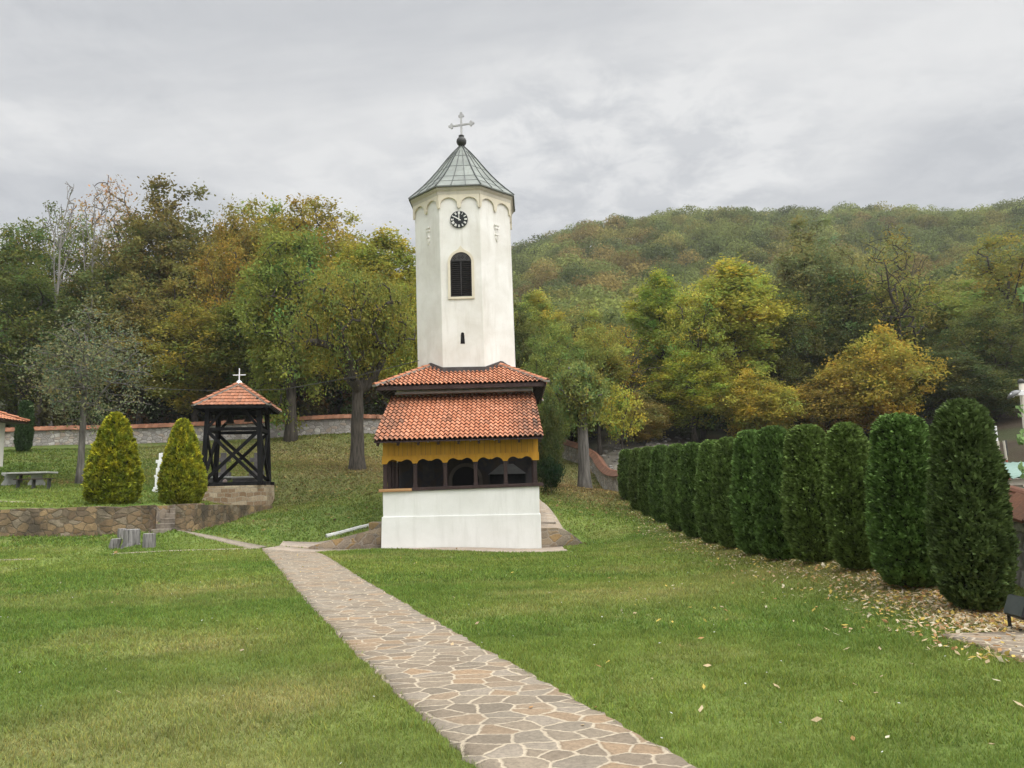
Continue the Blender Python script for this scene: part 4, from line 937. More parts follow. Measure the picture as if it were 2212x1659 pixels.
# ------------------------------------------------------------------ wing walls, steps, kerb beside the tower
def wallpoly(name, pts, top, thick, mat, label, cat, bottom=-.4, cap=None, capth=.05, group=None):
    """wall following pts (x,y) with given top heights"""
    n = len(pts); mb = MB(); vs_ = []; 
    for i, p in enumerate(pts):
        a = Vector(pts[max(0, i - 1)][:2]); b = Vector(pts[min(n - 1, i + 1)][:2]); d = (b - a).normalized(); nn_ = Vector((-d.y, d.x)) * thick / 2
        g0 = float(gz(p[0], p[1]))
        z0 = min(g0, top[i]) + bottom
        for s_ in (-1, 1): vs_ += [(p[0] + nn_.x * s_, p[1] + nn_.y * s_, z0), (p[0] + nn_.x * s_, p[1] + nn_.y * s_, top[i])]
    fs = []
    for i in range(n - 1):
        a, b = 4 * i, 4 * i + 4; fs += [(a, a + 1, b + 1, b), (a + 2, b + 2, b + 3, a + 3), (a + 1, a + 3, b + 3, b + 1)]
    fs += [(0, 2, 3, 1), (4 * n - 4, 4 * n - 3, 4 * n - 1, 4 * n - 2)]
    mb.add(vs_, fs); p0 = pts[n // 2]; o = mb.build(name, mat, None, (p0[0], p0[1], float(gz(p0[0], p0[1])))); props(o, label, cat, group); return o
q = 24
pts = [(TWR - .02 + (WR - TWR + .02) * i / q, BY + .55) for i in range(q + 1)]; zT = at(1178, 1140, BY + .6).z; zB = at(1268, 1183, BY + .6).z
tops = [zB + (zT - zB) * (1 - max(0, (i / q - .35) / .65) ** 1.7) - .03 * (i / q) for i in range(q + 1)]
wallpoly('wing_wall', pts, tops, .34, M['wing'], 'weathered stone wing wall curving down to the lawn on the right of the white tower base', 'retaining wall')
pts = [(WL + (TWL - WL + .02) * i / q, BY + .55) for i in range(q + 1)]; zT = at(822, 1139, BY + .5).z; zB = at(668, 1182, BY + .5).z
tops = [zB + (zT - zB) * (i / q) ** .92 + .01 for i in range(q + 1)]
wallpoly('wing_wall', pts, tops, .30, M['wing'], 'dark weathered wedge wall rising from the path to the left of the white tower base', 'retaining wall')
st = thing('stone_steps', (TWR + .5, 27.6, float(gz(TWR + .5, 27.6))), 'two short stone steps on the walkway along the right side of the tower', 'steps')
for u0, u1, v0, v1, yy in ((1168, 1188.5, 1123, 1131, 28.9), (1168, 1201, 1128.5, 1138, 28.1)):
    p, r2_ = at(u0, v0, yy), at(u1, v1, yy); MB().box(((p.x + r2_.x) / 2 , yy + .35, (p.z + r2_.z) / 2 - .08), (r2_.x - p.x, .7, p.z - r2_.z + .16)).build('step', M['step'], st, bevel=.01)
st = thing('stone_steps', (TWL - .3, 27.9, float(gz(TWL - .3, 27.9))), 'low dark stone step against the left side of the tower base', 'steps')
p, r2_ = at(796, 1129, 27.6), at(823, 1140, 27.6); MB().box(((p.x + r2_.x) / 2 + .1, 28.0, (p.z + r2_.z) / 2 - .1), (r2_.x - p.x + .2, .7, p.z - r2_.z + .2)).build('step', M['wing'], st, bevel=.01)
pts = [hit(u_, v_) for u_, v_ in ((705, 1161), (740, 1153), (775, 1143), (805, 1136))] + [Vector((TWL - .02, 29.4))]
pts = resample(pts, 20); mb = MB()
mb.tube([(p.x, p.y, float(gz(p.x, p.y)) + .03) for p in pts], .09, 8); o = mb.build('white_kerb', plain('limewashed_kerb', (.50, .50, .46), (.66, .66, .62), 6, .8), None, (pts[10].x, pts[10].y, float(gz(pts[10].x, pts[10].y)))); props(o, 'whitewashed kerb climbing the grass left of the tower base', 'kerb')

# ------------------------------------------------------------------ retaining wall with stairs
ztw = at(150, 1097, WALL_Y).z
x_far = -26
n = 40; pts = [(x_far + (ST_L - x_far) * i / n, WALL_Y) for i in range(n + 1)]
tops = [ztw + random.uniform(-.02, .02) + .02 * math.sin(i) for i in range(n + 1)]
wallpoly('retaining_wall', pts, tops, .5, M['retain'], 'long low brown stone retaining wall left of the sunken steps, below the terrace', 'stone wall')
n = 30; cur = [(WA + .25 * math.sin(PI * i / n * .5) + (WB - WA) * (i / n) - .0, WALL_Y - .1 + 7.6 * (i / n)) for i in range(n + 1)]
cur = [(WA + .22, WALL_Y + 1.6), (WA + .22, WALL_Y + .4), (WA + .30, WALL_Y - .05)] + [(WA + .5 + (WB + .3 - WA - .5) * (i / n) , WALL_Y - .05 + 7.6 * (i / n)) for i in range(n + 1)]
ztr = at(560, 1092, 34.5).z
tops = [ztw + .02] * 3 + [ztw + (ztr - ztw) * (i / n) + random.uniform(-.015, .015) for i in range(n + 1)]
wallpoly('retaining_wall', cur, tops, .42, M['retain'], 'curved brown stone retaining wall right of the sunken steps, running up to the belfry plinth', 'stone wall')
stairs = thing('stone_steps', ((ST_L + WA) / 2, WALL_Y, float(gz(ST_L + .3, 26.5))), 'narrow dark stone steps set in the gap of the long retaining wall', 'steps')
zg = float(gz((ST_L + WA) / 2, 26.6))
for i in range(5):
    MB().box(((ST_L + WA) / 2, WALL_Y - .15 + i * .36 + .2, zg + (i + .5) * .17 - .2), (WA - ST_L - .02, .42, .17 + .4)).build('step', M['step'], stairs, bevel=.012)
mb = MB(); mb.box((ST_L - .12, WALL_Y + 1.1, ztw - .6), (.24, 1.8, 1.16)); mb.build('stair_cheek', M['wing'], stairs); MB().box(((ST_L + WA) / 2 - .1, WALL_Y + 2.2, ztw - .55), (WA - ST_L + .3, .3, 1.1)).build('back_wall', M['wing'], stairs)

# ------------------------------------------------------------------ perimeter walls with tile coping
def perim(name, pts, h, label, n, hs=None, tn=.62):
    P3 = resample(pts, n); root = thing(name, (P3[n // 2].x, P3[n // 2].y, float(gz(P3[n // 2].x, P3[n // 2].y))), label, 'stone wall')
    ht = lambda i: (h if hs is None else hs(i / (n - 1)))
    zt = [float(gz(p.x, p.y)) + ht(i) for i, p in enumerate(P3)]
    for _ in range(6): zt = [zt[0]] + [(zt[i - 1] + zt[i] * 2 + zt[i + 1]) / 4 for i in range(1, n - 1)] + [zt[-1]]
    nor = []
    for i in range(n):
        d = (P3[min(n - 1, i + 1)] - P3[max(0, i - 1)]).normalized(); nor.append(Vector((-d.y, d.x, 0)))
    mb = MB(); vs_ = []; fs = []
    for i in range(n):
        b = Vector((P3[i].x, P3[i].y, 0)); z0 = float(gz(P3[i].x, P3[i].y)) - .6
        for s_ in (-1, 1): vs_ += [b + nor[i] * s_ * .22 + Vector((0, 0, z0)), b + nor[i] * s_ * .22 + Vector((0, 0, zt[i]))]
    for i in range(n - 1):
        a, b = 4 * i, 4 * i + 4; fs += [(a, a + 1, b + 1, b), (a + 2, b + 2, b + 3, a + 3), (a + 1, a + 3, b + 3, b + 1)]
    mb.add(vs_, fs); mb.build('wall_body', M['rubble'], root)
    # coping: each tile a small bent piece across
    mb = MB()
    for i in range(n - 1):
        a = Vector((P3[i].x, P3[i].y, zt[i])); b = Vector((P3[i + 1].x, P3[i + 1].y, zt[i + 1])); ln = (b - a).length; m_ = max(1, round(ln / .24))
        for j in range(m_):
            p, q_ = a.lerp(b, j / m_), a.lerp(b, (j + .97) / m_); base = random.choice(TILE); g = random.uniform(.55, 1.0) * tn; mb.cur = (base[0] * g * .92, base[1] * g, base[2] * g)
            N_ = nor[i]; jz = random.uniform(0, .02)
            for s_ in (-1, 1):
                prof3 = [(0.0, .30), (.10, .285), (.40, .02), (.40, -.015), (.0, .24)]
                vs_ = [pp + N_ * (s_ * r_) + Vector((0, 0, z + jz + (.025 if pp is p else 0))) for pp in (p, q_) for r_, z in prof3]
                mb.add(vs_, [(0, 1, 6, 5), (1, 2, 7, 6), (2, 3, 8, 7), (3, 4, 9, 8), (0, 4, 3, 2, 1), (5, 6, 7, 8, 9)])
    mb.build('tile_coping', M['tile'], root)
    mb = MB()
    for i in range(n - 1):
        a = Vector((P3[i].x, P3[i].y, zt[i] + .27)); b = Vector((P3[i + 1].x, P3[i + 1].y, zt[i + 1] + .27)); m_ = max(1, round((b - a).length / .42)); hip_caps(mb, a, b, m_, .10, tn * .9)
    mb.build('ridge_tiles', M['tile'], root)
    return root
perim('perimeter_wall', BWALL, 1.12, 'pale rubble stone wall with orange tile coping along the foot of the left woods', 110)
perim('perimeter_wall', SWALL, 1.15, 'curving rubble stone wall with tile coping running downhill behind the tall hedge', 130, lambda f_: 1.15 - .32 * min(1, max(0, (f_ - .6) / .4)), tn=.30)

# ------------------------------------------------------------------ foliage generators
def rand_dirs(n, up=0.0):
    d = rng.normal(size=(n, 3)); d[:, 2] += up; return d / np.linalg.norm(d, axis=1, keepdims=True)
def cards(c, n_, size, asp=.55, bend=.15):
    """leaf cards: centre c (n,3), normal n_, half length size (n)"""
    n = len(c); r = rng.normal(size=(n, 3)); u_ = np.cross(n_, r); u_ /= np.linalg.norm(u_, axis=1, keepdims=True) + 1e-9; w_ = np.cross(n_, u_)
    s = size[:, None]; k = rng.uniform(-.3, .3, (n, 1))
    V = np.stack([c - u_ * s, c + w_ * s * asp + u_ * s * k, c + u_ * s + n_ * s * bend, c - w_ * s * asp + u_ * s * k], 1); return V.reshape(-1, 3)
TREES = {}
def tree_mesh(key, seed, H, cr_, crown_lo, tr, nclump=170, per=60, ls=.17, clr=.16, fork=.0, sparse=0, lean=(0, 0), top=1.0, droop=0, lobes=7, rmin=.02, limbs=4, th0=None, lspread=.5):
    """meshes for one tree: trunk+limbs and crown. H height, cr_ crown radius, crown_lo height where the crown starts"""
    global rng
    rng = np.random.default_rng(seed); rd = random.Random(seed)
    nodes = [Vector((0, 0, -.4))]; par = [-1]; th = crown_lo + (H - crown_lo) * (.12 if fork else .55); steps = 8
    if th0: th = th0
    for i in range(1, steps + 1):
        f_ = i / steps; z = -.4 + (th + .4) * f_; wob = .025 * H * f_
        nodes.append(Vector((lean[0] * z + rd.uniform(-1, 1) * wob * .35, lean[1] * z + rd.uniform(-1, 1) * wob * .35, z))); par.append(i - 1)
    ntr = len(nodes); la = rd.uniform(0, 6.28)
    for j in range(limbs):
        a = la + 2 * PI * j / limbs + rd.uniform(-.5, .5); st_ = (ntr - 1) if fork else rd.randrange(max(3, ntr - 4), ntr); prev = st_; q0 = nodes[st_]
        ln = cr_ * rd.uniform(.7, 1.2) * lspread; hz2 = (H - q0.z) * rd.uniform(.3, .62)
        for k in range(1, 5):
            f_ = k / 4; nodes.append(Vector((q0.x + math.cos(a) * ln * f_ ** .8 + rd.uniform(-1, 1) * .05 * cr_, q0.y + math.sin(a) * ln * f_ ** .8 + rd.uniform(-1, 1) * .05 * cr_, q0.z + hz2 * f_ ** 1.15))); par.append(prev); prev = len(nodes) - 1
    nlim = len(nodes)
    cz_ = (crown_lo + H) / 2; hz = (H - crown_lo) / 2
    lob = [(Vector((rd.gauss(0, 1), rd.gauss(0, 1), rd.gauss(0, .8))).normalized(), rd.uniform(.65, 1.18)) for _ in range(lobes)]
    tg = []
    while len(tg) < nclump:
        d = Vector((rd.gauss(0, 1), rd.gauss(0, 1), rd.gauss(0, 1))).normalized(); f_ = rd.random() ** .42
        k = .78
        for ld, lr in lob:
            dp = d.dot(ld)
            if dp > .55: k = max(k, .78 + (lr - .78) * ((dp - .55) / .45) ** .7)
        zf_ = d.z * f_ * k
        wz = 1 - .35 * max(0, zf_) ** 1.2 - .25 * max(0, -zf_)
        p = Vector((d.x * f_ * k * cr_ * wz, d.y * f_ * k * cr_ * wz, cz_ + zf_ * hz * top)); p += Vector((lean[0] * p.z, lean[1] * p.z, 0)); tg.append(p)
    tg.sort(key=lambda p: (p - nodes[ntr - 1]).length + rd.uniform(0, .1) * H)
    tips = []
    for p in tg:
        best, bi = 1e9, 0
        for i, q_ in enumerate(nodes):
            if i < 3: continue
            dd = (p - q_).length + max(0, q_.z - p.z) * 1.4 + (0 if i >= ntr else .35 * cr_)
            if dd < best: best, bi = dd, i
        q_ = nodes[bi]; L_ = (p - q_).length; prev = bi; m_ = 2 if L_ < cr_ * .35 else 3
        for j in range(1, m_ + 1):
            f_ = j / m_; pt = q_.lerp(p, f_) + Vector((rd.uniform(-1, 1), rd.uniform(-1, 1), rd.uniform(-.4, 1))) * L_ * .10 * (1 if j < m_ else 0) + Vector((0, 0, -1 * droop * L_ * f_ * f_))
            nodes.append(pt); par.append(prev); prev = len(nodes) - 1
        tips.append(prev)
    cnt = [0.0] * len(nodes)
    for i in tips: cnt[i] += 1
    for i in range(len(nodes) - 1, 0, -1): cnt[par[i]] += cnt[i]
    rad = [max(rmin, tr * .95 * (c_ / nclump) ** .45) for c_ in cnt]
    for i in range(ntr): rad[i] = tr * (1.0 - .35 * i / ntr) * max(.55, (cnt[i] / nclump) ** .4)
    rad[0] = tr * 1.45; rad[1] = tr * 1.12
    mb = MB(); mb.tube([nodes[i] for i in range(ntr)], [rad[i] for i in range(ntr)], 12)
    for i in range(ntr, len(nodes)):
        a, b = nodes[par[i]], nodes[i]
        mb.tube([a, b], [min(rad[par[i]], rad[i] * 1.35), rad[i]], 5 if rad[i] < .12 else 8, False)
    Vt = mb
    # leaves
    C0, N0, S0, Q0 = [], [], [], []
    cen = Vector((lean[0] * cz_, lean[1] * cz_, cz_))
    for p in tips:
        c_ = nodes[p]; k = int(per * rd.uniform(.5, 1.4))
        if sparse and rd.random() < sparse: k = int(k * rd.uniform(0, .25))
        if k < 1: continue
        sg = clr * cr_ * rd.uniform(.7, 1.25); off = rng.normal(size=(k, 3)) * np.array([1, 1, .80]) * sg * .62
        pos = np.array(c_) + off; out = np.array((c_ - cen).normalized())
        C0.append(pos); N0.append(rand_dirs(k, .8) + out * .35); S0.append(ls * rng.uniform(.55, 1.35, k))
        tone = rd.uniform(.72, 1.25); hue = rd.gauss(0, 1); col = np.array([tone * (1 + .14 * hue), tone, tone * (1 - .10 * hue)])
        Q0.append(np.clip(col * rng.uniform(.82, 1.2, (k, 1)) * (1 + np.stack([rng.normal(0, .07, k), np.zeros(k), np.zeros(k)], 1)), .2, 3))
    if C0:
        c_ = np.concatenate(C0); nn_ = np.concatenate(N0); nn_ /= np.linalg.norm(nn_, axis=1, keepdims=True); V = cards(c_, nn_, np.concatenate(S0)); col = np.repeat(np.concatenate(Q0), 4, 0)
        crown = arr_mesh(key + '_crown', V, np.arange(len(V)).reshape(-1, 4), col); crown.materials.append(M['leaf'])
    else: crown = None
    TREES[key] = (Vt, crown, None, H, cr_)
    return TREES[key]
def bark_mesh(key, mat):
    Vt = TREES[key][0]; me = TREES[key][2]
    if me is None:
        me = bpy.data.meshes.new(key + '_trunk'); me.from_pydata([tuple(v_) for v_ in Vt.v], [], Vt.f); me.polygons.foreach_set('use_smooth', [True] * len(me.polygons)); me.materials.append(mat)
        TREES[key] = TREES[key][:2] + (me,) + TREES[key][3:]
    return me
def place_tree(key, x, y, H=None, W=None, rot=None, col=(.1, .12, .03), label='', group=None, name='broadleaf_tree', cat='tree', bark='bark', z=None):
    T = TREES[key]; h0, c0 = T[3], T[4]; z = float(gz(x, y)) if z is None else z
    sz = (H / h0) if H else 1; sxy = (W / c0) if W else sz
    o = thing(name, (x, y, z), label, cat, group); o.rotation_euler = (0, 0, rot if rot is not None else random.uniform(0, 6.28)); o.scale = (sxy, sxy, sz)
    tr_ = bpy.data.objects.new('trunk', bark_mesh(key, M[bark])); COL.objects.link(tr_); tr_.parent = o
    if T[1] is not None:
        cr2 = bpy.data.objects.new('crown', T[1]); COL.objects.link(cr2); cr2.parent = o; cr2.color = (*col, 1)
    return o
tree_mesh('broadA', 101, 20, 5.2, 3.0, .30, 260, 120, .135, .15)
tree_mesh('broadB', 102, 20, 5.0, 3.2, .28, 250, 120, .14, .15, lobes=9)
tree_mesh('broadC', 103, 18, 5.4, 2.2, .30, 260, 120, .14, .15, fork=1, lobes=9)
tree_mesh('airy', 104, 19, 4.6, 3.5, .25, 240, 75, .13, .15, sparse=.22, lobes=9)
tree_mesh('thin', 105, 18, 4.2, 4, .22, 240, 26, .12, .15, sparse=.5, rmin=.03)
tree_mesh('dead', 106, 20, 3.4, 9, .20, 95, 0, .1, .1, rmin=.032, top=1.0, limbs=6)
tree_mesh('low', 107, 9, 4.0, .3, .14, 240, 120, .12, .15, fork=1, lobes=11, limbs=6)
tree_mesh('tall', 108, 22, 4.0, 3.5, .26, 250, 115, .14, .16, lobes=10)

def pxtree(key, u, Y, vtop, hw, col, label, grp, vb=950, **k):
    p = at(u, vb, Y); z = float(gz(p.x, Y)); top = at(u, vtop, Y).z
    if Y > 59 and key != 'dead': hw = hw * 1.38
    if key not in ('shrub', 'walnut', 'broken', 'gnarl'):
        col = tuple(c_ * k_ for c_, k_ in zip(col, (2.15, 2.02, 1.85)))
        col = (max(col[0], col[1] * .84), min(col[1], max(col[0], col[1] * .84) * 1.19), col[2] * .95)
    return place_tree(key, p.x, Y, top - z, hw / FPX * Y, col=col, label=label, group=grp, **k)
GL, GR = 'trees of the woods behind the left wall', 'trees of the woods behind the hedge'
DG, OL, YO, YG, BR, GG = (.078, .100, .032), (.115, .105, .03), (.19, .17, .03), (.15, .185, .03), (.19, .14, .075), (.075, .10, .045)
for a in [
 ('broadA', 15, 68, 436, 85, DG, 'tall dark green tree at the far left edge of the woods'),
 ('airy', 118, 72, 412, 78, DG, 'dark green see-through tree behind the leafless pale trunks'),
 ('thin', 225, 80, 362, 75, BR, 'thin brownish tree with few leaves left of the big dark round tree'),
 ('broadB', 350, 72, 376, 108, (.085, .082, .032), 'big round dark olive-brown tree on the left skyline'),
 ('broadC', 50, 64, 570, 100, (.05, .078, .024), 'dark green tree in the lower woods above the white outbuilding'),
 ('broadA', 190, 66, 555, 95, (.055, .075, .026), 'dark green tree in the woods above the left golden thuja'),
 ('airy', 300, 64, 600, 88, (.10, .10, .036), 'brownish green tree in the lower woods behind the lichen-grey tree'),
 ('broadC', 425, 69, 520, 92, (.13, .12, .036), 'rusty olive tree below the gap in the left skyline'),
 ('broadA', 560, 76, 398, 112, (.15, .15, .035), 'highest golden olive tree on the left skyline'),
 ('broadB', 700, 74, 425, 108, (.15, .14, .036), 'brownish yellow tree on the skyline behind the bushy green one'),
 ('tall', 830, 70, 462, 88, (.16, .17, .035), 'yellow-green tree touching the tower at clock height'),
 ('broadC', 420, 62.5, 655, 100, (.13, .125, .028), 'yellowish olive tree reaching over the timber belfry'),
 ('broadB', 545, 63, 600, 95, (.085, .115, .028), 'mid green tree right of the timber belfry roof'),
 ('broadA', 872, 63, 580, 75, (.15, .16, .03), 'yellow-green tree half hidden behind the left side of the tower'),
 ('airy', 470, 66, 470, 60, (.15, .12, .03), 'slim brownish yellow tree in the skyline gap'),
 ('thin', 80, 63, 690, 80, (.09, .115, .04), 'pale green feathery tree in front of the dark left woods'),

 ('broadB', 258, 67, 470, 80, (.085, .09, .032), 'olive green tree filling the skyline below the thin brownish tree'),
 ('broadC', 500, 70, 450, 75, (.14, .12, .035), 'olive tree in the dip between the two left skyline humps'),
 ('broadB', 632, 70, 430, 90, (.15, .135, .032), 'golden olive tree behind the top of the bushy green tree'),
 ('broadA', 770, 68, 500, 80, (.135, .15, .03), 'green-yellow tree above the large forked tree'),
 ('low', 890, 62, 660, 60, (.16, .17, .03), 'low yellow-green tree against the left edge of the tower shaft'),
]: pxtree(*a[:6], a[6], GL)
pxtree('dead', 108, 64, 335, 55, DG, 'leafless pale dead tree rising highest at the far left', GL, name='dead_tree', bark='bark_pale')
pxtree('dead', 182, 65, 345, 50, DG, 'leafless pale dead tree right of the highest one', GL, name='dead_tree')
# right woods
for a in [
 ('broadB', 1130, 66, 650, 55, (.055, .085, .03), 'dark green tree directly right of the tower shaft'),
 ('tall', 1165, 74, 598, 52, (.16, .18, .045), 'pale yellow-green tree peeping out right of the tower'),
 ('airy', 1245, 78, 640, 75, (.11, .12, .045), 'olive tree with bare twigs behind the broken trunk'),
 ('thin', 1345, 64, 690, 70, (.19, .16, .03), 'nearly leafless tree with yellow tufts left of the green one'),
 ('tall', 1440, 70, 555, 58, (.13, .18, .035), 'fresh green tree left of the big yellow tree'),
 ('tall', 1600, 67, 530, 95, (.185, .195, .040), 'big yellow tree in the middle of the right woods'),
 ('airy', 1520, 65, 590, 70, (.175, .20, .045), 'loose yellow-green tree joined to the left of the big yellow one'),
 ('broadA', 1500, 63, 740, 78, (.15, .17, .03), 'yellow-green tree in front of the big yellow one, left side'),
 ('broadB', 1780, 74, 455, 82, (.115, .130, .06), 'tallest grey-green tree of the right woods'),
 ('broadA', 1860, 71, 560, 85, (.07, .095, .035), 'dark green tree right of the tallest one'),
 ('thin', 1965, 68, 468, 75, (.13, .13, .04), 'leaning half-bare tree with dark branches against the hill'),
 ('low', 1895, 61, 715, 92, (.185, .160, .034), 'golden orange tree glowing above the hedge'),
 ('broadB', 2065, 73, 600, 92, (.12, .145, .04), 'light green tree in the right woods beyond the half-bare one'),
 ('broadC', 2160, 64, 655, 85, (.065, .08, .03), 'dark olive tree above the white notice board'),
 ('airy', 2215, 74, 470, 95, (.13, .135, .04), 'tall olive tree at the right edge of the picture'),
 ('low', 1650, 61, 800, 75, (.19, .175, .035), 'low yellow tree above the middle of the hedge'),
 ('broadA', 2060, 61, 740, 80, (.05, .07, .028), 'dark understory tree behind the nearest hedge columns'),
 ('broadA', 1715, 70, 600, 70, (.07, .085, .03), 'dark green tree between the big yellow and the tallest one'),
 ('low', 1420, 66, 830, 60, (.075, .085, .03), 'low dark green tree behind the far end of the hedge'),
 ('airy', 1300, 72, 740, 60, (.15, .085, .035), 'rust-brown tree behind the yellow-tufted one'),

 ('broadC', 1200, 60, 690, 60, (.11, .14, .04), 'fresh green tree beside the tower above the broken trunk'),
 ('low', 1235, 68, 790, 70, (.10, .125, .035), 'low green tree filling the view right of the upper tiled roof'),
 ('broadB', 1295, 62, 660, 55, (.15, .165, .045), 'pale olive tree right of the fresh green one beside the tower'),
 ('low', 1395, 62, 850, 50, (.14, .12, .04), 'low olive-brown tree at the edge of the stream bed'),
 ('broadB', 1660, 72, 590, 85, (.17, .18, .035), 'yellow-green tree adjoining the big yellow tree on its right'),
 ('broadC', 1960, 73, 590, 90, (.11, .13, .04), 'green tree behind the leaning half-bare one'),
 ('low', 2130, 62, 800, 80, (.06, .075, .028), 'low dark tree behind the notice board'),
 ('low', 1790, 62, 800, 80, (.15, .12, .03), 'low brownish yellow tree left of the golden orange one'),
]: pxtree(*a[:6], a[6], GR)

for i, (u_, Y_) in enumerate([(30, 70), (110, 66), (165, 73), (245, 69), (290, 76), (345, 65), (395, 74), (450, 71), (505, 78), (590, 70), (665, 67), (735, 72), (795, 66), (845, 76), (20, 80), (320, 84), (640, 82), (760, 84)]):
    pxtree(('airy', 'broadB', 'tall')[i % 3], u_, Y_, 610 + (i * 37) % 70, 62, (.06, .07, .028) if i % 2 else (.085, .08, .032), 'slim tree in the deep shade of the woods behind the long back wall', 'slim shaded trees in the left woods')
for i, (u_, Y_) in enumerate([(1400, 76), (1480, 72), (1540, 78), (1610, 74), (1690, 79), (1800, 70), (1930, 76), (2010, 70), (2110, 74), (2190, 68), (1360, 82), (1270, 84)]):
    pxtree(('airy', 'broadB', 'tall')[i % 3], u_, Y_, 690 + (i * 37) % 60, 58, (.07, .08, .032) if i % 2 else (.10, .10, .04), 'slim tree in the shade of the woods behind the clipped hedge', 'slim shaded trees in the right woods')
# single trees inside the yard
tree_mesh('walnut', 201, 11.6, 5.2, 4.6, .62, 300, 100, .10, .15, fork=1, lobes=10, rmin=.035, limbs=3, th0=4.3, lspread=.85)
pxtree('walnut', 772, 42, 560, 138, (.25, .25, .058), 'large forked tree with thick dark trunk on the leafy slope left of the tower', None, vb=1010, rot=.6)
tree_mesh('gtree', 202, 16, 4.6, 1.6, .42, 280, 125, .12, .15, lobes=10)
pxtree('gtree', 628, 57.5, 465, 128, (.085, .135, .035), 'bushy green tree with hollow grey trunk in front of the long back wall', None, vb=945, bark='bark')
tree_mesh('gnarl', 203, 9.2, 3.4, 2.0, .17, 420, 26, .07, .15, sparse=.28, rmin=.017, droop=.12, lobes=10)
pxtree('gnarl', 172, 38, 650, 150, (.21, .23, .12), 'twiggy lichen-grey tree with few leaves beside the picnic table', None, vb=1046, bark='bark_grey', rot=1.0)
tree_mesh('broken', 204, 6.6, 1.9, 3.0, .40, 140, 85, .085, .2, sparse=.08, rmin=.02, lobes=8, droop=.1)
pxtree('broken', 1263, 40, 770, 66, (.24, .28, .085), 'stout broken old trunk with small green crown right of the tower', None, vb=1053, bark='bark_grey', rot=2.0)
tree_mesh('multi', 205, 5.5, 2.0, .8, .12, 110, 40, .10, .2, sparse=.2, fork=1, rmin=.02)
pxtree('multi', 1345, 58, 815, 52, (.19, .20, .04), 'small many-stemmed tree beyond the curving wall', None, vb=970)
pxtree('low', 1186, 38.5, 850, 36, (.035, .06, .022), 'dark green shrubby tree pressed behind the right corner of the tower', None, vb=1000)
tree_mesh('shrub', 206, 1.6, 1.2, .1, .04, 90, 60, .06, .22, fork=1, rmin=.01)
pxtree('shrub', 1190, 36, 985, 32, (.03, .05, .02), 'dark low shrub on the leafy slope right of the tower', None, vb=1020, name='shrub', cat='shrub')
pxtree('shrub', 1185, 39, 975, 30, (.03, .052, .02), 'dark low shrub farther behind the right corner of the tower', None, vb=1020, name='shrub', cat='shrub', rot=2)

# wooded hillsides: uncountable crowns
rng = np.random.default_rng(55)
def wood(name, label, pts, rad, per, ls, cols):
    C0, N0, S0, Q0 = [], [], [], []
    for (x, y), r_, col in zip(pts, rad, cols):
        k = int(per * rng.uniform(.8, 1.2)); d = rand_dirs(k, .5); d[:, 2] = np.abs(d[:, 2]); f_ = rng.uniform(.6, 1.05, k)[:, None]
        sub = rand_dirs(7, .6); lump = np.max(d @ sub.T, axis=1, keepdims=True) ** 2 * .35 + .75
        z = float(gz(x, y)); c_ = np.array([x, y, z + r_ * .9]) + d * f_ * lump * np.array([r_, r_, r_ * .95])
        C0.append(c_); N0.append(d + rand_dirs(k) * .8); S0.append(ls * r_ / 4 * rng.uniform(.6, 1.4, k))
        Q0.append(np.array(col) * rng.uniform(.6, 1.4, (k, 1)) * (.75 + .35 * np.clip(d[:, 2:3], 0, 1) * 0 + .25))
    c_ = np.concatenate(C0); nn_ = np.concatenate(N0); nn_ /= np.linalg.norm(nn_, axis=1, keepdims=True)
    V = cards(c_, nn_, np.concatenate(S0)); col = np.repeat(np.concatenate(Q0), 4, 0)
    o = link_mesh(name, arr_mesh(name, V, np.arange(len(V)).reshape(-1, 4), col), M['leaf']); o.color = (1.2, 1.15, 1.0, 1); props(o, label, 'woods', kind='stuff'); return o
def hillpts(y0, y1, a0, a1, sp0, spk):
    P_, Rr = [], []; y = y0
    while y < y1:
        sp = sp0 + spk * (y - y0); x = y * math.tan(a0)
        while x < y * math.tan(a1): P_.append((x + rng.uniform(-.45, .45) * sp, y + rng.uniform(-.45, .45) * sp)); Rr.append(sp * rng.uniform(.38, .9)); x += sp
        y += sp * .92
    return P_, Rr
P_, Rr = hillpts(88, 400, R(-6), R(42), 6.2, .006)
cols = []
for x, y in P_:
    o1 = float(fbm(x, y, 38, 91)); o2 = random.random(); rr = math.hypot(x, y)
    zz_ = .42 - .15 * math.exp(-((x - 15) / 55) ** 2 - ((y - 210) / 70) ** 2)
    if o1 > zz_ + .16 and o2 < .5: c_ = (.20, .165, .065)
    elif o1 > zz_ + .06 and o2 < .45: c_ = (.19, .185, .065)
    elif o2 < .45: c_ = (.18, .21, .07)
    elif o2 < .75: c_ = (.14, .17, .06)
    else: c_ = (.11, .14, .055)
    k_ = random.uniform(.72, 1.3); cols.append(tuple(q * k_ for q in c_))
wood('hill_woods', 'autumn woods covering the far hill', P_, Rr, 800, .27, cols)
P_, Rr = hillpts(84, 150, R(-44), R(-6), 6.0, .01)
wood('slope_woods', 'dark woods filling the slope behind the front trees', P_, Rr, 260, .42, [((.06, .075, .028), (.09, .095, .033), (.12, .10, .037))[random.randrange(3)] for _ in P_])
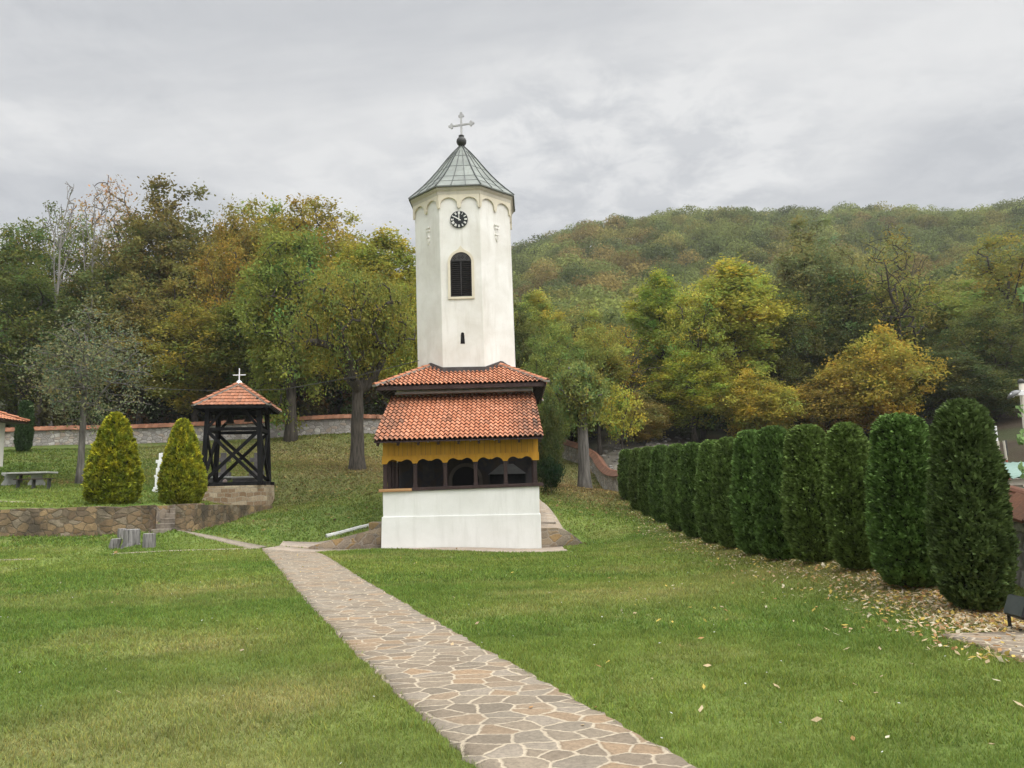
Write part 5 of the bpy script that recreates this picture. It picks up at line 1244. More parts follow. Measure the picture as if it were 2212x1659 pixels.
# undergrowth along the foot of the woods
P_, Rr, cols = [], [], []
for i in range(420):
    x = rng.uniform(-46, 48); y = rng.uniform(61.5, 76)
    if -3 < x < 12: y += 6
    if inpoly(np.array([x]), np.array([y - 1.5]), yard)[0]: continue
    P_.append((x, y)); Rr.append(rng.uniform(.6, 1.9)); cols.append([(.035, .045, .02), (.06, .06, .025), (.05, .075, .03), (.09, .06, .03)][rng.integers(0, 4)])
wood('undergrowth', 'dark brambles and saplings at the foot of the woods', P_, Rr, 170, .42, cols)
# riverbed stones beyond the side wall
rng = np.random.default_rng(66); mb = MB()
for i in range(600):
    x, y = rng.normal(10, 2.6), rng.uniform(38, 66)
    if inpoly(np.array([x]), np.array([y]), yard)[0] or x < 6.9: continue
    r_ = rng.uniform(.06, .22); g = rng.uniform(.14, .30); mb.cur = (g, g * .94, g * .84); z = float(gz(x, y)); k = 5
    mb.lathe([(r_ * .8, -.05), (r_, r_ * .3), (r_ * .5, r_ * .7)], (x, y, z), k, rng.uniform(0, 6), .3)
props(mb.build('rubble_stones', mat_vc('rubble_stone', nscale=6), None), 'pale loose stones of the dry stream bed', 'stones', kind='stuff')

# ------------------------------------------------------------------ thujas
def thuja_mesh(key, seed, prof, n, ls, lum=.10, yellow=0.0, inner=(.02, .035, .012)):
    """prof: list (z, r). sprays fan outwards and upwards"""
    global rng
    rng = np.random.default_rng(seed); zz_ = np.array([p[0] for p in prof]); rr = np.array([p[1] for p in prof])
    zs_ = rng.uniform(zz_[0], zz_[-1], n * 3); r_ = np.interp(zs_, zz_, rr); keep = rng.uniform(0, rr.max(), n * 3) < np.maximum(r_, rr.max() * .25); zs_, r_ = zs_[keep][:n], r_[keep][:n]; n = len(zs_)
    a = rng.uniform(0, 2 * PI, n)
    lump = 1 + lum * (fbm(a * 3.0 + 50, zs_ * 3.2, 1.0, seed) - .5) * 2 + lum * .8 * (fbm(a * 8.0 + 50, zs_ * 9, 1.0, seed + 9, 2) - .5) * 2
    dep = rng.uniform(0, 1, n) ** 2; rad = r_ * lump - dep * .09
    out = np.stack([np.cos(a), np.sin(a), np.full(n, .55)], 1) + rng.normal(0, .33, (n, 3)); out /= np.linalg.norm(out, axis=1, keepdims=True)
    c_ = np.stack([np.cos(a) * rad, np.sin(a) * rad, zs_], 1); tang = np.stack([-np.sin(a), np.cos(a), np.zeros(n)], 1) + rng.normal(0, .5, (n, 3))
    w_ = np.cross(out, np.cross(tang, out)); w_ = tang - out * np.sum(tang * out, 1, keepdims=True); w_ /= np.linalg.norm(w_, axis=1, keepdims=True)
    s = (ls * rng.uniform(.6, 1.5, n))[:, None]; nrm = np.cross(out, w_)
    V = np.stack([c_ - out * s * .7, c_ + w_ * s * .42 + out * s * .25, c_ + out * s, c_ - w_ * s * .42 + out * s * .25 + nrm * s * .15], 1).reshape(-1, 3)
    tone = np.clip(.30 + 1.4 * fbm(a * 5 + 9, zs_ * 9, .8, seed + 3, 3), .3, 1.8) * rng.uniform(.65, 1.4, n) * (1.12 - .35 * dep) ; base = np.ones((n, 3)) * tone[:, None]  # deeper sprays tinted darker: shade between the fronds put into the colour
    if yellow:
        yv = np.clip(fbm(a * 5 + 4, zs_ * 4, 1.0, seed + 5, 3) * 1.6 - .45, 0, 1) * (1 - dep) * (.4 + .6 * sstep(zz_[0], zz_[-1] * .6, zs_)); base = base * (1 + np.stack([yv * yellow, yv * yellow * .55, yv * .1], 1))
    col = np.repeat(base, 4, 0)
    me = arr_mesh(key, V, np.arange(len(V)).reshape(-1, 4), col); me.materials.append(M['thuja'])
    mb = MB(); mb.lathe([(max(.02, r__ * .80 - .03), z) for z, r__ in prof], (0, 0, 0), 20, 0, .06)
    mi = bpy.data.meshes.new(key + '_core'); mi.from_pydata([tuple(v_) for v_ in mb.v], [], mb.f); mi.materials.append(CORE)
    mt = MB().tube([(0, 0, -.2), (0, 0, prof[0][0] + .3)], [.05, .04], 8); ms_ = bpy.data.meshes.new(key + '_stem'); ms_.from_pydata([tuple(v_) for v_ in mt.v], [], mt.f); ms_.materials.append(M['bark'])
    return me, mi, ms_
CORE = plain('inner_twigs', (.008, .012, .005), (.018, .022, .010), 8, .95)  # solid filler body, near-black to stand in for shade inside the foliage
def place_thuja(meshes, x, y, sc, rot, col, label, group=None, name='thuja', z=None):
    o = thing(name, (x, y, float(gz(x, y)) if z is None else z), label, 'thuja', group); o.rotation_euler = (R(random.uniform(-1.3, 1.3)), R(random.uniform(-1.3, 1.3)), rot); o.scale = sc; g_ = random.uniform(.88, 1.14); col = (col[0] * g_ * random.uniform(.94, 1.1), col[1] * g_, col[2] * g_)
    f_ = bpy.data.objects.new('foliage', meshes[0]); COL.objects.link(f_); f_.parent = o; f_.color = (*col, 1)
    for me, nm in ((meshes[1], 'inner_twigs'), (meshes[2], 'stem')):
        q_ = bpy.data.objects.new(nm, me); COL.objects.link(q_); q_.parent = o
    return o
HP = [(.05, .24), (.2, .36), (.7, .43), (1.25, .41), (1.75, .355), (2.1, .31), (2.34, .24), (2.46, .10)]
H1 = thuja_mesh('hedge_thuja_a', 301, HP, 26000, .042, .17)
HPB = [(.05, .28), (.2, .40), (.5, .46), (1.0, .47), (1.6, .42), (2.05, .365), (2.3, .32), (2.42, .24), (2.48, .11)]
H2 = thuja_mesh('hedge_thuja_b', 302, HPB, 24000, .044, .16)
H3 = thuja_mesh('hedge_thuja_c', 303, HPB, 15000, .056, .15)
hed = [(2090, 862, 1322, .94, 'nearest and tallest thuja of the hedge, beside the floodlight'), (1953, 897, 1290, .96, 'second thuja of the hedge from the floodlight end'),
       (1846, 912, 1268, .92, 'third thuja of the hedge from the floodlight end'), (1757, 920, 1240, .98, 'fourth thuja of the hedge from the floodlight end'),
       (1682, 922, 1225, .98, 'fifth thuja of the hedge from the floodlight end'), (1629, 932, 1205, .95, 'sixth thuja of the hedge from the floodlight end'),
       (1581, 947, 1190, .9, 'seventh thuja of the hedge from the floodlight end'), (1541, 953, 1178, .95, 'eighth thuja of the hedge from the floodlight end'),
       (1503, 958, 1168, .95, 'ninth thuja of the hedge, just past its middle towards the far end'), (1467, 961, 1155, .95, 'fifth thuja counted from the far end of the hedge'),
       (1432, 963, 1138, .95, 'fourth thuja counted from the far end of the hedge'), (1405, 966, 1122, .95, 'third thuja counted from the far end of the hedge'),
       (1383, 969, 1112, .95, 'second thuja counted from the far end of the hedge'), (1361, 971, 1103, .95, 'farthest thuja at the end of the hedge by the curving wall')]
for i, (u_, vt, vb, ws, lb) in enumerate(hed):
    Yd = 9.15
    for _ in range(20): Yd = Yd * .5 + .5 * (5.42 / (at(u_, 1100, 1.0).x))
    x = at(u_, 1100, Yd).x; zg_ = float(gz(x, Yd)); zt_ = at(u_, vt, Yd).z
    ms_ = H1 if i in (0, 2) else (H2 if i < 5 else H3)
    o = place_thuja(ms_, x, Yd, (ws * 1.0 + .03, ws * 1.0 + .03, (zt_ - zg_) / 2.47), i * 1.3, (.126 if i else .104, .192 if i else .162, .056), 'dark green ' + lb, 'dark green columnar thujas of the hedge')
GP = [(.05, .72), (.25, .98), (.6, 1.09), (1.1, 1.06), (1.7, .94), (2.3, .76), (2.8, .58), (3.15, .42), (3.35, .24), (3.45, .06)]
GT = thuja_mesh('gold_thuja', 310, GP, 20000, .085, .16, 1.9)
for u_, Yd, vt, wpx, lb, rt in ((244, 29.2, 892, 128, 'large golden green thuja, the left of the two behind the retaining wall', 0), (394, 30.0, 905, 108, 'golden green thuja standing against the timber belfry', 2.2)):
    x = at(u_, 1050, Yd).x; zg_ = float(gz(x, Yd)); zg_ = min(zg_, ztw); place_thuja(GT, x, Yd, (wpx / FPX * Yd / 2.62,) * 2 + ((at(u_, vt, Yd).z - zg_) / 3.45,), rt, (.19, .24, .032), lb, 'golden thujas', 'golden_thuja', z=zg_)
x = at(50, 950, 50).x; zg_ = float(gz(x, 50)); place_thuja(H3, x, 50, (1.05, 1.05, (at(50, 866, 50).z - zg_) / 2.47), 0, (.05, .095, .035), 'slim dark thuja in front of the back wall beside the white outbuilding')

# ------------------------------------------------------------------ timber belfry
fx = at(513, 1000, 36).x; FY = 36.0; zP = at(513, 1049, 34.8).z
bel = thing('timber_belfry', (fx, FY, zP - 1.0), 'black timber open belfry with tiled pyramid roof and white cross on a stone plinth', 'belfry')
RB = Matrix.Rotation(R(9), 3, 'Z'); FC = Vector((fx, FY, 0))
def fb(a, b, z): p = RB @ Vector((a, b, 0)); return Vector((fx + p.x, FY + p.y, z))
hb_ = 1.24; ht_ = 1.12; zR = at(513, 873, 34.1).z; zPT = zR - .12
mb = MB(); pl = []
for a, b in ((-1, -1), (1, -1), (1, 1), (-1, 1)):
    pl += [(a * 1.5, b * 1.18), (a * 1.38, b * 1.34)] if a * b > 0 else [(a * 1.38, b * 1.34), (a * 1.5, b * 1.18)]
lo = [fb(p[0] * 1.04, p[1] * 1.04, zP - 1.6) for p in pl]; hi = [fb(*p, zP) for p in pl]; n = 8
order = sorted(range(8), key=lambda i: math.atan2(pl[i][1], pl[i][0])); lo = [lo[i] for i in order]; hi = [hi[i] for i in order]
mb.add(lo + hi, [tuple(range(8))[::-1], tuple(range(8, 16))] + [(k, (k + 1) % 8, 8 + (k + 1) % 8, 8 + k) for k in range(8)]); mb.build('plinth', M['plinth'], bel, bevel=.02)
zb0 = zP + .13
for sg in (-1, 1):
    MB().beam(fb(-1.5, sg * hb_, zb0 - .05), fb(1.5, sg * hb_, zb0 - .05), .17, .17).build('sill_beam', M['black_wood'], bel, bevel=.01)
    MB().beam(fb(sg * hb_, -1.5, zb0 - .02), fb(sg * hb_, 1.5, zb0 - .02), .16, .17).build('sill_beam', M['black_wood'], bel, bevel=.01)
cor = {}
def cpt(a, b, z): f_ = (z - zb0) / (zPT - zb0); h_ = hb_ + (ht_ - hb_) * f_; return fb(a * h_, b * h_, z)
for a in (-1, 1):
    for b in (-1, 1): MB().beam(cpt(a, b, zb0), cpt(a, b, zPT), .19, .19, (0, 1, 0)).build('post', M['black_wood'], bel, bevel=.01)
zM = at(513, 926, 34.8).z
def sidept(s_, t_, z):   # s_: 0 front 1 right 2 back 3 left ; t_ -1..1
    return {0: cpt(t_, -1, z), 1: cpt(1, t_, z), 2: cpt(-t_, 1, z), 3: cpt(-1, -t_, z)}[s_]
for s_ in range(4):
    MB().beam(sidept(s_, -1.02, zM), sidept(s_, 1.02, zM), .10, .15).build('rail', M['black_wood'], bel)
    MB().beam(sidept(s_, -.96, zb0 + .1), sidept(s_, .96, zM - .1), .09, .15).build('brace', M['black_wood'], bel)
    MB().beam(sidept(s_, .96, zb0 + .1) , sidept(s_, -.96, zM - .1), .12, .14).build('brace', M['black_wood'], bel)
    MB().beam(sidept(s_, -.95, zM + .1), sidept(s_, -.35, zPT), .08, .12).build('knee_brace', M['black_wood'], bel)
    MB().beam(sidept(s_, .95, zM + .1), sidept(s_, .35, zPT), .08, .12).build('knee_brace', M['black_wood'], bel)
    MB().beam(sidept(s_, -1.1, zPT + .02), sidept(s_, 1.1, zPT + .02), .15, .18).build('top_beam', M['black_wood'], bel)
RH = 1.66; zAp = at(518, 829, 36).z; RS = (zAp - zR) / RH; rl_ = math.hypot(1, RS)
mb = MB(); n1_ = lambda v_: -RH + v_ / rl_; n2_ = lambda v_: RH - v_ / rl_
def st_b(u_, v_): return min(.8, max(0, random.gauss(.12, .14)))
for (nx_, ny_), (ux_, uy_) in sides:
    O = fb(nx_ * RH, ny_ * RH, zR); U = RB @ Vector((ux_, uy_, 0)); Vv = (RB @ Vector((-nx_, -ny_, RS))).normalized()
    tile_plane(mb, O, U, Vv, RH * rl_, 18, 7, n1_, n2_, .022, .03, prof='flat', stain=st_b, tone=.72, seg=5)
rf = mb.build('roof', M['tile'], bel)
mb = MB(); mm_ = MB()
for a in (-1, 1):
    for b in (-1, 1): mb = MB(); hip_caps(mb, fb(a * RH, b * RH, zR + .03), fb(0, 0, zAp + .03), 7, .10, .7); mb.build('ridge_caps', M['tile'], rf); MB().beam(fb(a * RH, b * RH, zR), fb(0, 0, zAp), .24, .06).build('ridge_mortar', M['mortar'], rf)
mb = MB(); p = [fb(a * (RH - .04), b * (RH - .04), zR - .03) for a, b in ((-1, -1), (1, -1), (1, 1), (-1, 1))]; ap = fb(0, 0, zAp - .08)
mb.add(p + [ap], [(0, 1, 4), (1, 2, 4), (2, 3, 4), (3, 0, 4)])
for k in range(4): mb.beam(p[k] + Vector((0, 0, -.04)), p[(k + 1) % 4] + Vector((0, 0, -.04)), .05, .1)
for k in range(-3, 4):
    for (nx_, ny_), (ux_, uy_) in sides: mb.beam(fb(nx_ * (RH - .1) + ux_ * k * .45, ny_ * (RH - .1) + uy_ * k * .45, zR - .05), fb(nx_ * 1.0 + ux_ * k * .45 * .9, ny_ * 1.0 + uy_ * k * .45 * .9, zR - .05 + RS * (RH - 1.1)), .07, .09)
mb.build('roof_boarding', M['black_wood'], bel)
cA_ = fb(0, 0, 0); z0 = at(518, 826, 36).z; z1 = at(518, 797, 36).z; za_ = at(518, 810, 36).z
MB().lathe([(.16, z0 - .12), (.15, z0 - .03), (.10, z0 + .06), (.03, z0 + .10)], (cA_.x, cA_.y, 0), 16).build('cross_foot', M['white_paint'], bel, smooth=True)
mb = MB(); mb.box((cA_.x, cA_.y, (z0 + z1) / 2 + .03), (.042, .04, z1 - z0)); mb.box((cA_.x, cA_.y - .003, za_), (.60, .042, .042)); mb.build('cross', M['white_paint'], bel)
# bells hanging inside the dark top
bellm = plain('bell_bronze', (.012, .012, .010), (.03, .028, .02), 4, .4)
for a, sc in ((-.38, 1.0), (.42, .8)):
    p = fb(a, 0, zPT - .15); MB().lathe([(.22 * sc, -.42 * sc), (.19 * sc, -.36 * sc), (.13 * sc, -.2 * sc), (.10 * sc, -.05 * sc), (.05 * sc, 0), (.02, .12)], p, 20).build('bell', bellm, bel, smooth=True)

# ------------------------------------------------------------------ graves behind the belfry
def grave(u, label, wd, arm=True, Y=40.5):
    p = at(u, 1000, Y); z = float(gz(p.x, Y)); o = thing('grave_cross', (p.x, Y, z), label, 'grave')
    zt_ = at(u, 980, Y).z; mb = MB(); mb.box((p.x, Y, (z + zt_) / 2), (.26, .16, zt_ - z + .1)); mb.box((p.x, Y - .002, zt_ - .32), (.72, .15, .22)); mb.build('cross', M['grave'], o, bevel=.015)
    mb = MB(); mb.box((p.x, Y, z + .12), (.7, .4, .34)); mb.build('pedestal', M['grave'], o, bevel=.02)
    mb = MB(); mb.box((p.x + .1, Y - 1.2, float(gz(p.x, Y - 1.2)) + .22), (1.25, 2.0, .10)); mb.build('slab', M['concrete'], o, bevel=.02)
    mb = MB(); mb.box((p.x + .1, Y - 1.2, float(gz(p.x, Y - 1.2)) + .0), (1.15, 1.9, .34)); mb.build('grave_box', M['grave'], o)
grave(483, 'dark stone grave cross with slab, left one seen through the belfry', .6)
grave(555, 'dark stone grave cross with slab, right one seen through the belfry', .6)
p = at(486, 1035, 38); z = float(gz(p.x, 38)); o = MB().lathe([(.10, -.1), (.11, .32), (.09, .40), (.02, .44)], (p.x, 38, z), 12).build('grave_post', plain('pink_stone', (.30, .22, .20), (.38, .30, .27), 6), None, (p.x, 38, z), True); props(o, 'small round-topped pinkish stone post behind the belfry', 'grave marker')
p = at(526, 1036, 38.2); z = float(gz(p.x, 38.2)); o = MB().lathe([(.38, -.1), (.40, .15), (.30, .30), (.1, .36)], (p.x, 38.2, z), 9, 0, .15).build('boulder', M['grave'], None, (p.x, 38.2, z)); props(o, 'rounded dark boulder seen through the belfry', 'boulder')
p = at(347, 1035, 34); z = float(gz(p.x, 34)); mon = thing('grave_monument', (p.x, 34, z), 'white stepped grave monument half hidden by the golden thuja at the belfry', 'grave')
zt_ = at(350, 980, 34).z; h = zt_ - z
mb = MB()
for a0, a1, w0 in ((0, .10, .62), (.10, .18, .52), (.18, .42, .40), (.42, .48, .48), (.48, .66, .34), (.66, .86, .22)): mb.box((p.x, 34, z + h * (a0 + a1) / 2 - .03), (w0, .24, h * (a1 - a0) + (.06 if a0 == 0 else 0)))
mb.box((p.x, 34, z + h * .80), (.40, .20, h * .08)); mb.box((p.x, 33.997, z + h * .90), (.14, .21, h * .22)); mb.build('white_stone', M['white_paint'], mon, bevel=.012)
mb = MB(); mb.prism([(p.x - .24, z), (p.x + .26, z), (p.x + .26, z + h * .98), (p.x + .2, z + h * 1.04), (p.x - .14, z + h * 1.04), (p.x - .24, z + h * .96)], (0, 34.3, 0), (1, 0, 0), (0, 1, 0), .08); mb.build('back_plate', M['concrete'], mon)

# ------------------------------------------------------------------ stumps
def stump(u, vb, vt, wpx, Y, label, nm, cat, flare=.12, tilt=0):
    p = at(u, vb, Y); z = float(gz(p.x, Y)); H_ = (vb - vt) / FPX * Y; r_ = wpx / 2 / FPX * Y; o = thing(nm, (p.x, Y, z), label, cat, 'tree stump table and seats')
    mb = MB(); n = 28; prof2 = [(1 + flare, -.06), (1 + flare * .7, .06 * H_), (1 + flare * .2, .25 * H_), (1.0, .5 * H_), (.98, H_ - .03), (.95, H_)]; vs_ = []; fs = []
    J = [1 + .07 * math.sin(3 * k * 2 * PI / n + u) + random.uniform(-.05, .05) for k in range(n)]
    for rr, zz2 in prof2:
        for k in range(n):
            a = 2 * PI * k / n; q_ = r_ * rr * (J[k] if zz2 > .2 * H_ else J[k] * (1 + flare * .8 * math.sin(5 * a + u))); vs_.append((p.x + q_ * math.cos(a) + tilt * zz2, Y + q_ * math.sin(a), z + zz2))
    for i in range(len(prof2) - 1):
        for k in range(n): fs.append((i * n + k, i * n + (k + 1) % n, (i + 1) * n + (k + 1) % n, (i + 1) * n + k))
    mb.add(vs_, fs); mb.build('bark_side', M['wood_grey'], o, smooth=False)
    mb = MB(); mb.add([Vector(v_) + Vector((0, 0, .0)) for v_ in vs_[-n:]], [tuple(range(n))]); mb.build('top_face', M['stump_top'], o); return o
stump(285.5, 1163, 1125, 33, 24.3, 'big grey tree stump used as a table, between the small stumps', 'tree_stump', 'stump', .16)
stump(322, 1166, 1137, 25, 23.9, 'small upright grey stump seat nearest the steps', 'tree_stump', 'stump', .0)
stump(247, 1162, 1142, 21, 24.3, 'small leaning grey stump seat farthest left by the retaining wall', 'tree_stump', 'stump', .03, .25)
stump(263, 1156, 1135, 17, 25.4, 'dark little stump seat half hidden behind the stump table', 'tree_stump', 'stump', .0)

# ------------------------------------------------------------------ picnic table and benches
TYp = 36; ta, tb = at(17, 1022, TYp), at(113, 1022, TYp); zt_ = at(64, 1019.5, TYp - .3).z; tcx = (ta.x + tb.x) / 2; zg_ = float(gz(tcx, TYp)); zt_ = max(zt_, zg_ + .6)
pt_ = thing('picnic_table', (tcx, TYp, zg_), 'grey concrete picnic table with two curved pedestals', 'table')
MB().box((tcx, TYp, zt_ - .04), (tb.x - ta.x, .95, .08)).build('table_top', M['concrete'], pt_, bevel=.015)
for sx_ in (-.72, .52):
    mb = MB(); hh = zt_ - .08 - zg_; mb.prism([(-.36, -.1), (.36, -.1), (.34, .1), (.22, .3), (.22, .45), (.36, hh), (-.36, hh), (-.22, .45), (-.22, .3), (-.34, .1)], (tcx + sx_ - .2, TYp, zg_), (.9, .44, 0), (-.44, .9, 0), .22); mb.build('pedestal', M['concrete'], pt_, bevel=.01)
for yy, x0, x1, lb in ((TYp - .95, at(33, 1030, TYp - .95).x, at(114, 1030, TYp - .95).x, 'low dark metal bench in front of the concrete picnic table'), (TYp + .95, at(6, 1030, TYp + .95).x, at(84, 1030, TYp + .95).x, 'low dark metal bench behind the concrete picnic table')):
    xm = (x0 + x1) / 2; z = float(gz(xm, yy)); b_ = thing('bench', (xm, yy, z), lb, 'bench', 'benches at the picnic table')
    hs_ = z + .42; MB().box((xm, yy, hs_), (x1 - x0, .28, .04)).build('seat', M['dark_wood'], b_)
    for xx in (x0 + .15, xm, x1 - .15): zz2 = float(gz(xx, yy)) - .05; MB().box((xx, yy, (hs_ + zz2) / 2), (.05, .22, hs_ - zz2 - .02)).build('leg', M['dark_metal'], b_)

# ------------------------------------------------------------------ white outbuilding
hx = at(9, 960, 38).x; hy = 33.0; zg_ = float(gz(hx, 38)); zev = at(20, 906, 38).z
hs = thing('outbuilding', (hx - 3, hy + 2, zg_), 'corner of a white outbuilding with orange tiled hip roof at the left edge', 'building')
zlb = at(6, 1008, 38).z
MB().box((hx - 3, hy + 2.5, (zev + zlb) / 2 + .05), (6, 5, zev - zlb + .1)).build('wall', M['white_plaster'], hs, bevel=.01)
MB().box((hx - 3.1, hy + 2.5, zlb - .7), (5.9, 4.8, 1.42)).build('base_wall', plain('grey_render', (.40, .42, .44), (.5, .52, .54), 3), hs)
rw2 = .72; SLh = .42
X0, X1, Y0_, Y1_ = hx - 6 - rw2, hx + rw2, hy - rw2, hy + 5 + rw2; hwx, hwy = (X1 - X0) / 2, (Y1_ - Y0_) / 2; mid = ((X0 + X1) / 2, (Y0_ + Y1_) / 2); ll = math.hypot(1, SLh); zev2 = zev - .10
mb = MB()
for (nx_, ny_), (ux_, uy_), hn, hu in (((0, -1), (1, 0), hwy, hwx), ((1, 0), (0, 1), hwx, hwy), ((0, 1), (-1, 0), hwy, hwx), ((-1, 0), (0, -1), hwx, hwy)):
    O = Vector((mid[0] + nx_ * hn, mid[1] + ny_ * hn, zev2)); Vv = Vector((-nx_, -ny_, SLh)).normalized(); run = min(hn, hu)
    tile_plane(mb, O, (ux_, uy_, 0), Vv, run * ll, int(hu * 2 / .22), 10, lambda v_, hu=hu: -hu + v_ / ll, lambda v_, hu=hu: hu - v_ / ll, .03, .03, stain=lambda a, b: .05 * random.random(), tone=1.05, seg=5)
rfh = mb.build('roof', M['tile'], hs)
mb = MB()
for a in (-1, 1):
    for b in (-1, 1):
        c0 = Vector((mid[0] + a * hwx, mid[1] + b * hwy, zev2 + .04)); m_ = min(hwx, hwy); mb = MB(); hip_caps(mb, c0, c0 + Vector((-a * m_, -b * m_, SLh * m_)), 9, .1, 1.0); mb.build('ridge_caps', M['tile'], rfh)
MB().box((mid[0], mid[1], zev2 - .05), (2 * hwx - .06, 2 * hwy - .06, .07)).build('soffit', M['dark_wood'], hs)

# ------------------------------------------------------------------ overhead cable
cpt_ = [at(-40, 778, 50), at(25, 788, 48), at(184, 818, 44), at(368, 841, 40), at(500, 845, 37), at(613, 841, 35), at(760, 815, 32.6), at(905, 779, 30.2)]
o = MB().tube(resample3 := [Vector(p) for p in cpt_], .014, 5).build('overhead_cable', M['dark_metal'], None, tuple(cpt_[3])); props(o, 'thin dark cable sagging from the left to the tower', 'cable')

# ------------------------------------------------------------------ right edge: notice board, lamp, shed, floodlight
bp = at(2142, 960, 20); z0 = at(2142, 955, 20).z
nb = thing('notice_board', (bp.x, 20, float(gz(bp.x, 20))), 'white notice board with a red heading on a grey pole above the hedge', 'sign')
xa, xb = at(2120, 940, 20).x, at(2154, 940, 20).x; za_, zb_ = at(2130, 921, 20).z, at(2140, 953, 20).z
MB().box(((xa + xb) / 2, 20, (za_ + zb_) / 2), (xb - xa, .05, za_ - zb_)).build('board', M['white_paint'], nb, bevel=.006)
red = plain('sign_red', (.55, .03, .05), (.6, .04, .06), 3, .5, 0); ink = plain('sign_ink', (.25, .25, .26), (.35, .33, .33), 3, .5, 0)
xm = xa + (xb - xa) * .62; MB().box((xm, 19.972, za_ - .13), (.16, .004, .055)).build('red_heading', red, nb)
mb = MB(); zz2 = za_ - .06
mb.box((xm - .03, 19.972, zz2), (.22, .003, .012))
pts2 = [(-.14, -.24), (-.05, -.27), (.0, -.235), (.06, -.26), (.12, -.25)]
for (a, b), (c_, d) in zip(pts2, pts2[1:]): mb.beam((xm + a, 19.972, za_ + b), (xm + c_, 19.972, za_ + d), .003, .008)
mb.box((xm - .02, 19.972, za_ - .33), (.2, .003, .010)); mb.box((xm - .02, 19.972, za_ - .03), (.1, .003, .008))
mb.build('map_lines', ink, nb); MB().box((xm + .10, 19.97, za_ - .25), (.022, .004, .016)).build('map_marker', red, nb)
MB().beam(((xa + xb) / 2 + .05, 20.06, float(gz(bp.x, 20))), ((xa + xb) / 2 + .05, 20.06, za_ + .14), .05, .05).build('pole', M['grey_metal'], nb)
MB().box(((xa + xb) / 2 + .06, 20.02, zb_ - .11), ((xb - xa) * .75, .12, .22)).build('leaflet_box', M['cornice'], nb)
# street lamp
lx = at(2207, 880, 16); zg_ = float(gz(lx.x + .1, 16)); ptop = at(2203, 828, 16)
lamp = thing('yard_lamp', (lx.x + .15, 16, zg_), 'white post with a round glass lamp on a short arm at the right edge', 'lamp')
pb = at(2216, 1000, 16); MB().tube([(pb.x + .05, 16, zg_ - .3), (ptop.x + .03, 16, ptop.z)], [.055, .05], 12).build('post', M['cornice'], lamp, smooth=True)
MB().lathe([(.06, 0), (.07, .03), (.05, .07), (.03, .09)], (ptop.x + .03, 16, ptop.z), 12).build('post_cap', M['dark_metal'], lamp, smooth=True)
jb = at(2196, 850, 16); MB().box((jb.x + .03, 15.95, jb.z), (.13, .10, .11)).build('junction_box', M['white_paint'], lamp, bevel=.01)
sh = at(2177, 852, 16); MB().tube([(jb.x - .05, 15.95, jb.z), (jb.x - .12, 15.9, jb.z + .01), (sh.x + .04, 15.86, sh.z + .0)], .010, 6).build('arm', M['dark_metal'], lamp)
rmx = Matrix.Rotation(R(-35), 4, 'Y')
mb = MB(); mb.lathe([(.02, .05), (.08, .03), (.15, -.015), (.145, -.022), (.07, .01)], (0, 0, 0), 20); mb.v = [tuple((rmx @ Vector(v_)) + Vector((sh.x + .02, 15.85, sh.z))) for v_ in mb.v]; mb.build('shade', plain('lamp_shade_glass', (.10, .10, .10), (.18, .18, .175), 5, .25), lamp, smooth=True)
mb = MB(); mb.lathe([(.015, -.055), (.04, -.035), (.045, 0), (.03, .03), (.015, .04)], (0, 0, 0), 16); mb.v = [tuple((rmx @ Vector(v_)) + Vector((sh.x - .02, 15.83, sh.z - .03))) for v_ in mb.v]; mb.build('bulb', M['white_paint'], lamp, smooth=True)
# marker post
p, q_ = at(2168, 952, 17), at(2182, 1045, 17); o = thing('marker_post', (q_.x, 17, q_.z), 'thin red and white leaning post beyond the nearest thuja', 'post')
r2_ = Vector(p).lerp(q_, .45); MB().tube([r2_, q_ + (q_ - r2_) * .6], .022, 8).build('red_part', plain('rust_red', (.28, .06, .04), (.36, .10, .07), 5), o); MB().tube([p, r2_], .024, 8).build('pale_part', M['cornice'], o); MB().box(Vector(p) + Vector((.04, .02, -.16)), (.07, .02, .34)).build('plate', M['dark_metal'], o)
# green sheet-metal shed corner
shd = thing('metal_shed', (at(2212, 1100, 12).x, 12, float(gz(8.6, 12))), 'green corrugated metal shed corner with pale rafters at the right edge', 'shed')
gsh = plain('green_sheet', (.012, .075, .045), (.018, .095, .058), 3, .4); gp = plain('pale_green_sheet', (.13, .22, .18), (.18, .28, .23), 3, .4)
a0 = at(2187, 1052, 12); x0 = a0.x; zb_ = at(2202, 1143, 12).z; mb = MB(); n = 60
ssx = [2.4 * i / n for i in range(n + 1)]; V2 = []; fs = []
for i, s_ in enumerate(ssx):
    yy = 12 + .025 * math.sin(2 * PI * s_ / .19); V2 += [(x0 + s_ + .0, yy, zb_), (x0 + s_, yy, a0.z), (x0 + s_, yy + .02, zb_), (x0 + s_, yy + .02, a0.z)]
for i in range(n): a, b = 4 * i, 4 * i + 4; fs += [(a, b, b + 1, a + 1), (a + 2, a + 3, b + 3, b + 2)]
mb.add(V2, fs); mb.build('wall_sheet', gsh, shd, smooth=True)
zr = at(2173, 1032, 11.7).z; xr0 = at(2171, 1030, 11.6).x; mb = MB(); V2 = []; fs = []
for i, s_ in enumerate(ssx):
    dz = .018 * math.sin(2 * PI * s_ / .12); V2 += [(xr0 + s_ * 1.1, 11.55, zr + dz), (xr0 + s_ * 1.1, 13.5, zr + dz + .25), (xr0 + s_ * 1.1, 11.55, zr + dz - .006), (xr0 + s_ * 1.1, 13.5, zr + dz + .244)]
for i in range(n): a, b = 4 * i, 4 * i + 4; fs += [(a, b, b + 1, a + 1), (a + 2, a + 3, b + 3, b + 2), (a, a + 2, b + 2, b)]
mb.add(V2, fs); mb.build('roof_sheet', gp, shd, smooth=True)
